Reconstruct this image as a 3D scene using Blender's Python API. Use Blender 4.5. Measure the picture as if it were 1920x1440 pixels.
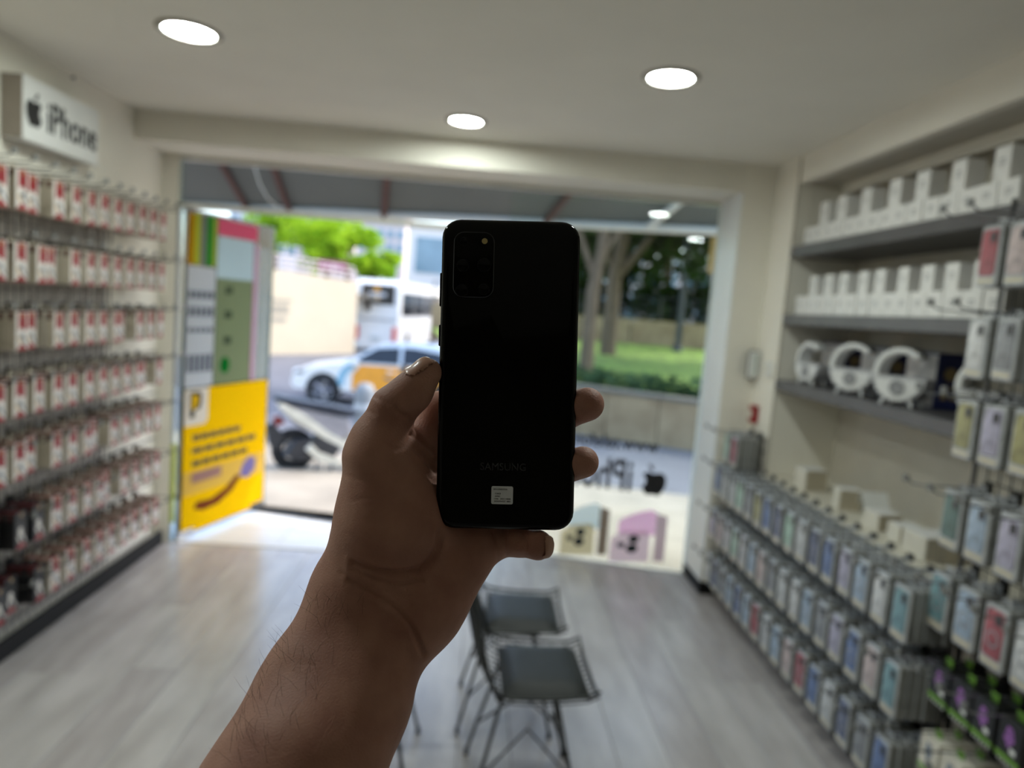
import bpy, math, random
import numpy as np
from mathutils import Vector, Matrix

for _o in list(bpy.data.objects):
    bpy.data.objects.remove(_o)
scene = bpy.context.scene
COL = scene.collection
RND = random.Random(7)

# ------------------------------------------------------------------ camera
F = 1331.0                                   # focal length in pixels of the 1920 x 1440 frame
YAW, PITCH, ROLL = 0.05254008, -0.10315643, -0.07778721
CAM = Vector((0.0, 0.0, 1.6))
_fw = Vector((math.sin(YAW) * math.cos(PITCH), math.cos(YAW) * math.cos(PITCH), math.sin(PITCH)))
_r0 = Vector((math.cos(YAW), -math.sin(YAW), 0.0))
_d0 = _fw.cross(_r0)
RIGHT = _r0 * math.cos(ROLL) + _d0 * math.sin(ROLL)
DOWN = -_r0 * math.sin(ROLL) + _d0 * math.cos(ROLL)
FWD = _fw
cam_data = bpy.data.cameras.new('camera')
cam = bpy.data.objects.new('camera', cam_data)
COL.objects.link(cam)
_m = Matrix.Identity(4)
for _i in range(3):
    _m[_i][0] = RIGHT[_i]; _m[_i][1] = -DOWN[_i]; _m[_i][2] = -FWD[_i]; _m[_i][3] = CAM[_i]
cam.matrix_world = _m
cam_data.sensor_width = 36.0
cam_data.lens = F * 36.0 / 1920.0
cam_data.clip_start = 0.02
cam_data.clip_end = 400
cam_data.dof.use_dof = True
cam_data.dof.focus_distance = 0.385
cam_data.dof.aperture_fstop = 5.2
scene.camera = cam

# ------------------------------------------------------------------ sky, sun, exposure
SUN_DIR = Vector((0.55, 0.25, 0.80)).normalized()      # towards the sun
world = bpy.data.worlds.new('sky_world')
scene.world = world
world.use_nodes = True
wn = world.node_tree.nodes; wl = world.node_tree.links
wn.clear()
w_out = wn.new('ShaderNodeOutputWorld'); w_bg = wn.new('ShaderNodeBackground'); w_sky = wn.new('ShaderNodeTexSky')
w_sky.sky_type = 'NISHITA'
w_sky.sun_disc = False
w_sky.sun_elevation = math.asin(SUN_DIR.z)
w_sky.sun_rotation = math.atan2(SUN_DIR.x, SUN_DIR.y)
w_sky.air_density = 1.0; w_sky.dust_density = 2.5; w_sky.ozone_density = 1.0
w_bg.inputs[1].default_value = 0.22
wl.new(w_sky.outputs[0], w_bg.inputs[0]); wl.new(w_bg.outputs[0], w_out.inputs[0])
sun_data = bpy.data.lights.new('sun', 'SUN')
sun_data.energy = 0.76
sun_data.angle = 0.009
sun_data.color = (1.0, 0.94, 0.82)
sun = bpy.data.objects.new('sun', sun_data)
COL.objects.link(sun)
sun.location = (20, 0, 30)
sun.rotation_euler = SUN_DIR.to_track_quat('Z', 'Y').to_euler()
vs = scene.view_settings
vs.view_transform = 'Standard'; vs.look = 'None'; vs.exposure = 1.75; vs.gamma = 1.0
vs.use_curve_mapping = False
LAMP_STRENGTH = 40.0

# ------------------------------------------------------------------ helpers
def at(px, py, Y):
    """world point seen at a pixel of the frame, on the plane y = Y"""
    d = RIGHT * ((px - 960) / F) + DOWN * ((py - 720) / F) + FWD
    return CAM + d * ((Y - CAM.y) / d.y)
def at_x(px, py, X):
    d = RIGHT * ((px - 960) / F) + DOWN * ((py - 720) / F) + FWD
    return CAM + d * ((X - CAM.x) / d.x)
def at_z(px, py, Z):
    d = RIGHT * ((px - 960) / F) + DOWN * ((py - 720) / F) + FWD
    return CAM + d * ((Z - CAM.z) / d.z)
def hit(px, py, p0, n):
    d = RIGHT * ((px - 960) / F) + DOWN * ((py - 720) / F) + FWD
    return CAM + d * ((p0 - CAM).dot(n) / d.dot(n))
def cam_pt(px, py, z):
    """world point at a pixel and a distance z along the view axis"""
    return CAM + (RIGHT * ((px - 960) / F) + DOWN * ((py - 720) / F) + FWD) * z

def lin(c):
    out = []
    for v in c:
        v = v / 255.0
        out.append(v / 12.92 if v <= 0.04045 else ((v + 0.055) / 1.055) ** 2.4)
    return (out[0], out[1], out[2], 1.0)

def M(name, rgb, rough=0.5, metal=0.0, var=0.06, scale=8.0, bump=0.0, bscale=60.0, spec=0.5, coat=0.0, stretch=None, rgb2=None, sss=0.0, detail=3.0, trans=0.0):
    m = bpy.data.materials.new(name)
    m.use_nodes = True
    nt = m.node_tree; N = nt.nodes; L = nt.links
    b = N['Principled BSDF']
    c = lin(rgb)
    tc = N.new('ShaderNodeTexCoord')
    mp = N.new('ShaderNodeMapping')
    if stretch: mp.inputs['Scale'].default_value = stretch
    L.new(tc.outputs['Object'], mp.inputs[0])
    nz = N.new('ShaderNodeTexNoise'); nz.inputs['Scale'].default_value = scale; nz.inputs['Detail'].default_value = detail
    L.new(mp.outputs[0], nz.inputs['Vector'])
    cr = N.new('ShaderNodeValToRGB')
    if rgb2 is None:
        cr.color_ramp.elements[0].color = tuple(max(0, v * (1 - var * 2)) for v in c[:3]) + (1,)
        cr.color_ramp.elements[1].color = tuple(min(1, v * (1 + var * 2)) for v in c[:3]) + (1,)
    else:
        cr.color_ramp.elements[0].color = lin(rgb2)
        cr.color_ramp.elements[1].color = c
    cr.color_ramp.elements[0].position = 0.3; cr.color_ramp.elements[1].position = 0.7
    L.new(nz.outputs['Fac'], cr.inputs[0]); L.new(cr.outputs[0], b.inputs['Base Color'])
    b.inputs['Roughness'].default_value = rough
    b.inputs['Metallic'].default_value = metal
    b.inputs['Specular IOR Level'].default_value = spec
    if coat: b.inputs['Coat Weight'].default_value = coat
    if sss:
        b.inputs['Subsurface Weight'].default_value = sss
        b.inputs['Subsurface Radius'].default_value = (0.004, 0.0015, 0.0008)
        b.inputs['Subsurface Scale'].default_value = 1.0
    if trans: b.inputs['Transmission Weight'].default_value = trans
    if bump:
        n2 = N.new('ShaderNodeTexNoise'); n2.inputs['Scale'].default_value = bscale; n2.inputs['Detail'].default_value = 4
        L.new(mp.outputs[0], n2.inputs['Vector'])
        bp = N.new('ShaderNodeBump'); bp.inputs['Strength'].default_value = bump; bp.inputs['Distance'].default_value = 0.002
        L.new(n2.outputs['Fac'], bp.inputs['Height']); L.new(bp.outputs[0], b.inputs['Normal'])
    return m

def emit(name, rgb, strength):
    m = bpy.data.materials.new(name); m.use_nodes = True
    N = m.node_tree.nodes; L = m.node_tree.links
    b = N['Principled BSDF']
    b.inputs['Base Color'].default_value = lin(rgb)
    b.inputs['Emission Color'].default_value = lin(rgb)
    b.inputs['Emission Strength'].default_value = strength
    return m

def glass(name, tint=(245, 250, 248), ior=1.4, haze=0.0):
    m = bpy.data.materials.new(name); m.use_nodes = True
    N = m.node_tree.nodes; L = m.node_tree.links
    N.clear()
    o = N.new('ShaderNodeOutputMaterial'); mx = N.new('ShaderNodeMixShader'); t = N.new('ShaderNodeBsdfTransparent'); g = N.new('ShaderNodeBsdfGlossy'); f = N.new('ShaderNodeFresnel')
    t.inputs[0].default_value = lin(tint); g.inputs['Roughness'].default_value = 0.02; f.inputs[0].default_value = ior
    L.new(f.outputs[0], mx.inputs[0]); L.new(t.outputs[0], mx.inputs[1]); L.new(g.outputs[0], mx.inputs[2])
    last = mx
    if haze:
        d = N.new('ShaderNodeBsdfDiffuse'); d.inputs[0].default_value = lin((225, 225, 220))
        m2 = N.new('ShaderNodeMixShader'); m2.inputs[0].default_value = haze
        L.new(mx.outputs[0], m2.inputs[1]); L.new(d.outputs[0], m2.inputs[2]); last = m2
    L.new(last.outputs[0], o.inputs[0])
    return m

def film(name, rgb, opacity, var=0.05, scale=6.0):
    """printed window film: partly see-through, glows with the daylight behind it"""
    m = bpy.data.materials.new(name); m.use_nodes = True
    N = m.node_tree.nodes; L = m.node_tree.links
    N.clear()
    o = N.new('ShaderNodeOutputMaterial'); mx = N.new('ShaderNodeMixShader'); t = N.new('ShaderNodeBsdfTransparent'); d = N.new('ShaderNodeBsdfDiffuse'); tl = N.new('ShaderNodeBsdfTranslucent'); m2 = N.new('ShaderNodeMixShader')
    nz = N.new('ShaderNodeTexNoise'); nz.inputs['Scale'].default_value = scale
    cr = N.new('ShaderNodeValToRGB'); c = lin(rgb)
    cr.color_ramp.elements[0].color = tuple(v * (1 - var) for v in c[:3]) + (1,); cr.color_ramp.elements[1].color = c
    tc = N.new('ShaderNodeTexCoord'); L.new(tc.outputs['Object'], nz.inputs['Vector']); L.new(nz.outputs['Fac'], cr.inputs[0])
    L.new(cr.outputs[0], d.inputs[0]); L.new(cr.outputs[0], tl.inputs[0])
    m2.inputs[0].default_value = 0.55; mx.inputs[0].default_value = opacity
    L.new(d.outputs[0], m2.inputs[1]); L.new(tl.outputs[0], m2.inputs[2])
    L.new(t.outputs[0], mx.inputs[1]); L.new(m2.outputs[0], mx.inputs[2]); L.new(mx.outputs[0], o.inputs[0])
    return m

class MB:
    """collects geometry for ONE mesh"""
    def __init__(self):
        self.v = []; self.f = []; self.mi = []; self.cur = 0
    def add(self, vs_, fs_, mi=None):
        b = len(self.v)
        self.v += [tuple(p) for p in vs_]
        for f in fs_:
            self.f.append(tuple(i + b for i in f)); self.mi.append(self.cur if mi is None else mi)
        return self
    def box(self, lo, hi, mi=None, rot=None, piv=None):
        x0, y0, z0 = lo; x1, y1, z1 = hi
        p = [(x0, y0, z0), (x1, y0, z0), (x1, y1, z0), (x0, y1, z0), (x0, y0, z1), (x1, y0, z1), (x1, y1, z1), (x0, y1, z1)]
        if rot is not None:
            pv = Vector(piv) if piv is not None else Vector(((x0 + x1) / 2, (y0 + y1) / 2, (z0 + z1) / 2))
            p = [tuple(rot @ (Vector(q) - pv) + pv) for q in p]
        return self.add(p, [(0, 3, 2, 1), (4, 5, 6, 7), (0, 1, 5, 4), (1, 2, 6, 5), (2, 3, 7, 6), (3, 0, 4, 7)], mi)
    def bbox(self, lo, hi, bv=0.004, mi=None, rot=None, piv=None):
        """box with chamfered edges along all axes"""
        x0, y0, z0 = lo; x1, y1, z1 = hi
        b = min(bv, (x1 - x0) * .45, (y1 - y0) * .45, (z1 - z0) * .45)
        P = []
        def ring(z, i):
            return [(x0 + i + b, y0 + i, z), (x1 - i - b, y0 + i, z), (x1 - i, y0 + i + b, z), (x1 - i, y1 - i - b, z), (x1 - i - b, y1 - i, z), (x0 + i + b, y1 - i, z), (x0 + i, y1 - i - b, z), (x0 + i, y0 + i + b, z)]
        rs = [ring(z0, b * .8), ring(z0 + b, 0), ring(z1 - b, 0), ring(z1, b * .8)]
        for r in rs: P += r
        fs = [tuple(reversed(range(8))), tuple(range(24, 32))]
        for k in range(3):
            for i in range(8):
                j = (i + 1) % 8
                fs.append((k * 8 + i, k * 8 + j, k * 8 + 8 + j, k * 8 + 8 + i))
        if rot is not None:
            pv = Vector(piv) if piv is not None else Vector(((x0 + x1) / 2, (y0 + y1) / 2, (z0 + z1) / 2))
            P = [tuple(rot @ (Vector(q) - pv) + pv) for q in P]
        return self.add(P, fs, mi)
    def cyl(self, a, b, r0, r1=None, n=12, mi=None, cap=True):
        a = Vector(a); b = Vector(b); r1 = r0 if r1 is None else r1
        d = (b - a)
        if d.length < 1e-9: return self
        q = d.normalized().to_track_quat('Z', 'Y').to_matrix()
        P = []
        for c, r in ((a, r0), (b, r1)):
            for i in range(n):
                t = 2 * math.pi * i / n
                P.append(c + q @ Vector((math.cos(t) * r, math.sin(t) * r, 0)))
        fs = [(i, (i + 1) % n, n + (i + 1) % n, n + i) for i in range(n)]
        if cap: fs += [tuple(reversed(range(n))), tuple(range(n, 2 * n))]
        return self.add(P, fs, mi)
    def tube(self, pts, r, n=6, mi=None, closed=False, rs=None):
        pts = [Vector(p) for p in pts]
        P = []; m = len(pts)
        up = None
        for k, p in enumerate(pts):
            if closed: t = pts[(k + 1) % m] - pts[k - 1]
            else: t = pts[min(k + 1, m - 1)] - pts[max(k - 1, 0)]
            t.normalize()
            if up is None:
                up = Vector((0, 0, 1)) if abs(t.z) < .9 else Vector((1, 0, 0))
            s = t.cross(up).normalized(); up = s.cross(t).normalized()
            rr = rs[k] if rs else r
            for i in range(n):
                a = 2 * math.pi * i / n
                P.append(p + s * (math.cos(a) * rr) + up * (math.sin(a) * rr))
        fs = []
        for k in range(m if closed else m - 1):
            k2 = (k + 1) % m
            for i in range(n):
                j = (i + 1) % n
                fs.append((k * n + i, k * n + j, k2 * n + j, k2 * n + i))
        if not closed:
            fs += [tuple(reversed(range(n))), tuple(range((m - 1) * n, m * n))]
        return self.add(P, fs, mi)
    def prism(self, poly, axis, a0, a1, mi=None):
        """extrude a 2-D polygon along a world axis: 'x' -> poly is (y,z), 'y' -> (x,z), 'z' -> (x,y)"""
        def p3(u, v, a):
            return (a, u, v) if axis == 'x' else ((u, a, v) if axis == 'y' else (u, v, a))
        n = len(poly)
        P = [p3(u, v, a0) for u, v in poly] + [p3(u, v, a1) for u, v in poly]
        fs = [(i, (i + 1) % n, n + (i + 1) % n, n + i) for i in range(n)] + [tuple(reversed(range(n))), tuple(range(n, 2 * n))]
        return self.add(P, fs, mi)
    def ball(self, c, r, nu=10, nv=6, mi=None, sc=(1, 1, 1)):
        P = []; fs = []
        for j in range(nv + 1):
            ph = math.pi * j / nv
            for i in range(nu):
                t = 2 * math.pi * i / nu
                P.append((c[0] + r * sc[0] * math.sin(ph) * math.cos(t), c[1] + r * sc[1] * math.sin(ph) * math.sin(t), c[2] + r * sc[2] * math.cos(ph)))
        for j in range(nv):
            for i in range(nu):
                k = (i + 1) % nu
                fs.append((j * nu + i, (j + 1) * nu + i, (j + 1) * nu + k, j * nu + k))
        return self.add(P, fs, mi)
    def lathe(self, c, prof, n=24, mi=None, axis='z'):
        P = []; fs = []
        for r, h in prof:
            for i in range(n):
                t = 2 * math.pi * i / n
                if axis == 'z': P.append((c[0] + r * math.cos(t), c[1] + r * math.sin(t), c[2] + h))
                elif axis == 'x': P.append((c[0] + h, c[1] + r * math.cos(t), c[2] + r * math.sin(t)))
                else: P.append((c[0] + r * math.cos(t), c[1] + h, c[2] + r * math.sin(t)))
        for k in range(len(prof) - 1):
            for i in range(n):
                j = (i + 1) % n
                fs.append((k * n + i, k * n + j, (k + 1) * n + j, (k + 1) * n + i))
        return self.add(P, fs, mi)
    def mesh(self, name, mats, smooth=False, off=None):
        me = bpy.data.meshes.new(name)
        v = self.v
        if off is not None: v = [(p[0] - off[0], p[1] - off[1], p[2] - off[2]) for p in v]
        me.from_pydata(v, [], self.f)
        if not isinstance(mats, (list, tuple)): mats = [mats]
        for m in mats: me.materials.append(m)
        me.polygons.foreach_set('material_index', self.mi)
        if smooth: me.polygons.foreach_set('use_smooth', [True] * len(self.f))
        me.update()
        import bmesh
        bm = bmesh.new(); bm.from_mesh(me); bmesh.ops.recalc_face_normals(bm, faces=bm.faces); bm.to_mesh(me); bm.free()
        return me
    def build(self, name, mats, parent=None, smooth=False, local=False):
        """one linked mesh object; world coordinates are turned into the parent's unless local"""
        off = None
        if parent is not None and not local: off = wloc(parent)
        elif parent is None:
            xs = np.array(self.v); lo = xs.min(0); hi = xs.max(0)
            off = ((lo[0] + hi[0]) / 2, (lo[1] + hi[1]) / 2, lo[2])
        o = bpy.data.objects.new(name, self.mesh(name, mats, smooth, off))
        COL.objects.link(o)
        if parent is not None: o.parent = parent
        else: o.location = off
        if smooth: smooth_by_angle(o)
        return o

def wloc(o):
    p = Vector(o.location)
    while o.parent is not None:
        o = o.parent; p = p + Vector(o.location)
    return p
def smooth_by_angle(o, ang=0.7):
    me = o.data
    try:
        me.set_sharp_from_angle(angle=ang)
    except Exception:
        pass

def tag(o, label, cat, group=None, kind=None):
    o['label'] = label; o['category'] = cat
    if group: o['group'] = group
    if kind: o['kind'] = kind
    return o
def struct(o, label=None):
    o['kind'] = 'structure'
    if label: o['label'] = label
    return o
def thing(name, label, cat, loc=(0, 0, 0), group=None, rz=0.0):
    o = bpy.data.objects.new(name, None)
    o.empty_display_size = 0.05
    COL.objects.link(o)
    o.location = loc; o.rotation_euler = (0, 0, rz)
    return tag(o, label, cat, group)
def inst(name, me, parent=None, loc=(0, 0, 0), rot=None):
    o = bpy.data.objects.new(name, me)
    COL.objects.link(o); o.location = loc
    if rot: o.rotation_euler = rot
    if parent is not None: o.parent = parent
    return o
def copy_tree(o, parent=None):
    c = o.copy(); COL.objects.link(c); c.parent = parent
    for ch in list(o.children): copy_tree(ch, c)
    return c

def text_geo(body, size, ext=0.0, bold=0.0):
    """lettering as (verts, faces) in the xy plane, centred"""
    cu = bpy.data.curves.new('lettering', 'FONT')
    cu.body = body; cu.size = size; cu.extrude = ext; cu.align_x = 'CENTER'; cu.align_y = 'CENTER'; cu.resolution_u = 3; cu.offset = bold
    ob = bpy.data.objects.new('lettering', cu); COL.objects.link(ob)
    bpy.context.view_layer.update()
    me = bpy.data.meshes.new_from_object(ob.evaluated_get(bpy.context.evaluated_depsgraph_get()))
    vsx = [tuple(v.co) for v in me.vertices]; fsx = [tuple(p.vertices) for p in me.polygons]
    bpy.data.objects.remove(ob); bpy.data.curves.remove(cu); bpy.data.meshes.remove(me)
    return vsx, fsx
def text_on(mb, body, size, origin, ux, uy, width=None, ext=0.0008, height=None, bold=0.0):
    """place lettering centred on origin, reading along ux with the top towards uy"""
    v, f = text_geo(body, size, ext, bold)
    ux = Vector(ux).normalized(); uy = Vector(uy).normalized(); uz = ux.cross(uy)
    xs = [p[0] for p in v]; ys = [p[1] for p in v]
    cx = (max(xs) + min(xs)) / 2; cy = (max(ys) + min(ys)) / 2
    sx = width / (max(xs) - min(xs)) if width else 1.0
    sy = height / (max(ys) - min(ys)) if height else (sx if width else 1.0)
    o = Vector(origin)
    mb.add([o + ux * ((p[0] - cx) * sx) + uy * ((p[1] - cy) * sy) + uz * p[2] for p in v], f)
    return mb
def apple_mark(mb, origin, ux, uy, h, th=0.001):
    """bitten fruit emblem with a leaf, height h"""
    ux = Vector(ux).normalized(); uy = Vector(uy).normalized(); uz = ux.cross(uy); o = Vector(origin)
    left = [(0, .60), (-.10, .64), (-.22, .66), (-.34, .62), (-.42, .50), (-.44, .34), (-.41, .16), (-.33, 0.0), (-.24, -.12), (-.16, -.16), (-.08, -.14), (0, -.115)]
    right = [(.08, -.14), (.16, -.16), (.24, -.12), (.33, 0.0), (.385, .11), (.32, .16), (.27, .24), (.255, .34), (.28, .44), (.37, .535), (.30, .62), (.20, .66), (.10, .64)]
    body = left + right
    leaf = [(.0, .70), (.02, .80), (.10, .90), (.20, .94), (.20, .86), (.14, .76), (.07, .71)]
    for poly in (body, leaf):
        n = len(poly)
        P = [o + ux * (x * h / 1.1) + uy * ((y - .39) * h / 1.1) + uz * th for x, y in poly] + [o + ux * (x * h / 1.1) + uy * ((y - .39) * h / 1.1) for x, y in poly]
        if poly is body:
            c = len(P); P += [o + ux * (-.08 * h / 1.1) + uy * ((.26 - .39) * h / 1.1) + uz * th]
            fs = [(i, (i + 1) % n, c) for i in range(n)]
        else: fs = [tuple(range(n))]
        fs += [(i, (i + 1) % n, n + (i + 1) % n, n + i) for i in range(n)]
        mb.add(P, fs)
    return mb
ORD = ['first', 'second', 'third', 'fourth', 'fifth', 'sixth', 'seventh', 'eighth', 'ninth', 'tenth', 'eleventh', 'twelfth', 'thirteenth', 'fourteenth', 'fifteenth', 'sixteenth', 'seventeenth', 'eighteenth', 'nineteenth', 'twentieth']

# ------------------------------------------------------------------ materials
m_ceil = M('ceiling_paint', (238, 234, 222), 0.9, var=0.01, scale=3)
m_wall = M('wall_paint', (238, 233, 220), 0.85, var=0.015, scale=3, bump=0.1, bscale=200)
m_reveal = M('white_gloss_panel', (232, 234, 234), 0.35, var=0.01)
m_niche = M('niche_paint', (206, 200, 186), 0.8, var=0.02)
m_shelf = M('anthracite_laminate', (74, 72, 72), 0.42, var=0.06, scale=20)
m_top = M('cream_worktop', (206, 200, 184), 0.45, var=0.02)
m_black = M('black_plastic', (18, 18, 19), 0.45, var=0.1)
m_base = M('black_plinth', (11, 11, 12), 0.55, var=0.1, spec=0.25)
m_wire = M('grey_wire', (70, 70, 70), 0.35, metal=0.7)
m_chrome = M('bright_wire', (170, 172, 176), 0.22, metal=0.9)
m_white = M('white_plastic', (230, 230, 226), 0.4, var=0.01)
m_gridback = M('backing_board', (188, 180, 172), 0.7, var=0.03)
m_plank = M('grey_oak_laminate', (186, 179, 177), 0.24, var=0.08, scale=5, stretch=(3.2, .8, 1), rgb2=(166, 159, 156), bump=0.03, bscale=40, detail=7, spec=0.45)
m_plank2 = M('grey_oak_laminate_pale', (196, 190, 187), 0.24, var=0.08, scale=3, stretch=(3.5, .8, 1), rgb2=(172, 166, 162), bump=0.03, bscale=40, detail=7, spec=0.45)
m_joint = M('dark_joint', (92, 87, 83), 0.6)
m_glass = glass('clear_glass')
m_edge = M('green_glass_edge', (84, 108, 102), 0.2, var=0.02)
m_alu = M('white_aluminium', (220, 218, 210), 0.35, var=0.01)
m_red = M('red_plastic', (150, 10, 18), 0.35)
# ================================================================== ROOM SHELL
ZC = 2.52; XL = -1.93; XR = 1.98; YB = -2.8; YF = 4.40; YBEAM = 4.05
# floor slab with laminate planks
fl = struct(MB().box((XL, YB, -0.06), (XR, YF, -0.012)).build('floor', m_joint), 'grey oak laminate floor running towards the shop front')
G0 = Vector((1.44, 4.37)); G1 = Vector((0.15, 4.68))          # foot line of the slanting shop window
def front_y(x):
    return YF if x < G1.x else G0.y + (G0.x - x) * (G1.y - G0.y) / (G0.x - G1.x)
pw = 0.196; nx = int(math.ceil((XR - XL) / pw))
_rp = random.Random(3)
for i in range(nx):
    x0 = XL + i * pw + 0.001; x1 = min(XL + (i + 1) * pw - 0.001, XR)
    yend = front_y((x0 + x1) / 2) - 0.005
    y = YB - _rp.random() * 1.0
    while y < yend - 0.01:
        y2 = min(y + 1.29, yend)
        if y2 > YB + 0.02:
            MB().bbox((x0, max(y, YB), -0.012), (x1, y2 - 0.0015, 0.0), 0.0015).build('plank', m_plank if _rp.random() < .55 else m_plank2, fl)
        y += 1.29
MB().add([(G1.x, YF, -.0125), (G0.x, YF, -.0125), (G0.x, G0.y, -.0125), (G1.x, G1.y, -.0125)], [(0, 1, 2, 3)]).build('floor_wedge', m_joint, fl)

ceil = struct(MB().box((XL - .1, YB - .1, ZC), (XR + .3, YF + .05, ZC + .08)).build('ceiling', m_ceil), 'plain white painted ceiling with round downlights')
struct(MB().box((XL - .1, YB - .1, -0.06), (XL, YF + .05, ZC)).build('wall_left', m_wall), 'cream left wall behind the red box display')
struct(MB().box((XL, YB - .1, -0.06), (XR + .3, YB, ZC)).build('wall_back', M('back_wall_paint', (128, 120, 102), .85)), 'olive beige wall behind the viewer')
# right wall: niche back, far niche end, wall strip beside the window
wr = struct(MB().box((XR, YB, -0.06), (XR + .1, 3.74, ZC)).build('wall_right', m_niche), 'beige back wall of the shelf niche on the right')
m_b = MB()
m_b.box((1.62, 3.74, -0.06), (XR + .1, YF + .05, ZC))            # solid end block next to the window
m_b.box((1.44, YBEAM, -0.06), (1.62, YF + .05, ZC))              # column
struct(m_b.build('wall_front_right', m_wall), 'white column and wall strip right of the shop window')
struct(MB().box((1.432, YBEAM + .004, 0.07), (1.44, YF, 2.365)).build('trim_1', m_reveal), 'glossy white lining on the window side of the column')
struct(MB().box((XL, YBEAM, 2.365), (1.44, YF + .05, ZC)).build('wall_front_header', m_wall), 'lintel beam over the shop front')
struct(MB().box((XL, YF, -0.06), (-1.842, YF + .05, 2.365)).build('wall_front_left', m_wall), 'narrow wall strip left of the glass door')
struct(MB().box((-1.842, YF + .01, 2.335), (1.44, YF + .04, 2.365)).build('trim_2', m_alu), 'thin white frame rail under the lintel')
# fascia over the niche
struct(MB().box((1.62, YB, 2.375), (1.66, 3.735, ZC)).build('trim_3', m_wall), 'cream fascia board above the right shelves')
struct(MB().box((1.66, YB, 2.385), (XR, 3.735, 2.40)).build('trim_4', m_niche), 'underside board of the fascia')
struct(MB().box((1.84, YB, 2.335), (1.86, 3.735, 2.385)).build('trim_5', m_wall), 'inner valance strip in the niche')
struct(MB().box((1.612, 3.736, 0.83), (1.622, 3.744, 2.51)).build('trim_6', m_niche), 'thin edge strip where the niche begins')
struct(MB().bbox((-1.875, YB, 0), (-1.855, 4.36, 0.085)).build('baseboard_left', m_base), 'black plinth along the left wall')
struct(MB().bbox((1.425, YBEAM - .012, 0), (1.60, YF - .02, 0.075)).build('baseboard_right', m_base), 'black plinth around the column')
struct(MB().bbox((1.535, 1.1, 0), (1.56, 4.03, 0.10)).build('baseboard_right_rack', m_base), 'black plinth under the case racks')
struct(MB().box((1.615, 2.14, 0.0), (1.975, 3.735, 0.80)).build('trim_7', M('shade_dark_cabinet', (78, 77, 76), .6)), 'low cabinet body coloured dark as the shade behind the low case rack')  # shade between the hanging case rows is put into this dark colour
struct(MB().box((1.615, 1.1, 0.0), (1.975, 2.14, 0.80)).build('trim_11', m_gridback), 'pale cabinet body behind the near case rack')

# ---------------- shop front glazing
gdir = (Vector((G1.x, G1.y, 0)) - Vector((G0.x, G0.y, 0))).normalized()       # along the window, to the left
gn = Vector((gdir.y, -gdir.x, 0)); gn = gn if gn.y < 0 else -gn              # towards the room
GP = Vector((G0.x, G0.y, 0))
def slab(a, b, z0, z1, t):
    a = Vector(a); b = Vector(b); d = (b - a).normalized(); n = Vector((-d.y, d.x, 0)) * (t / 2)
    P = [a - n, b - n, b + n, a + n]
    return [(p.x, p.y, z0) for p in P] + [(p.x, p.y, z1) for p in P], [(0, 3, 2, 1), (4, 5, 6, 7), (0, 1, 5, 4), (1, 2, 6, 5), (2, 3, 7, 6), (3, 0, 4, 7)]
win = struct(MB().add(*slab((G0.x, G0.y, 0), (G1.x, G1.y, 0), 0.0, 2.335, 0.010)).build('window_1', m_glass), 'large fixed shop window pane with mirrored lettering')
MB().add(*slab((G0.x - .004, G0.y, 0), (G0.x + .004, G0.y + .002, 0), 0, 2.335, 0.02)).build('edge_profile', m_alu, win)
MB().add(*slab((G0.x, G0.y, 0), (G1.x, G1.y, 0), -0.004, 0.006, 0.03)).build('sill_profile', m_alu, win)

m_ink = M('black_vinyl', (24, 24, 26), 0.5)
def on_win(px, py):
    return hit(px, py, GP + gn * .007, gn)
rd = gdir                               # mirrored: read from outside, so letters run right to left seen from inside
p_a = on_win(1236, 836); p_b = on_win(1078, 822)
m_b = MB(); w_ = (p_a - p_b).length
text_on(m_b, 'www.telefon', 0.1, (p_a + p_b) / 2 + gn * .001, gdir, (0, 0, 1), width=w_, ext=0.0004, bold=0.002, height=.090)
tag(m_b.build('web_address_lettering', m_ink), 'black mirrored web address lettering on the shop window', 'lettering')
m_b = MB()
p_a = on_win(1186, 893); p_b = on_win(1018, 880)
text_on(m_b, 'iPhone', 0.1, p_a + gn * .001 + gdir * .262, gdir, (0, 0, 1), width=0.52, ext=0.0004, bold=0.002, height=.205)
tag(m_b.build('phone_word_lettering', m_ink), 'large black mirrored lettering beside the fruit emblem on the window', 'lettering')
m_b = MB()
apple_mark(m_b, on_win(1225, 900) + gn * .001, -gn.cross(Vector((0, 0, 1))) * -1, (0, 0, 1), 0.205, 0.0006)
tag(m_b.build('fruit_emblem', m_ink), 'black bitten fruit emblem sticker on the shop window', 'sticker')

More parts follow.
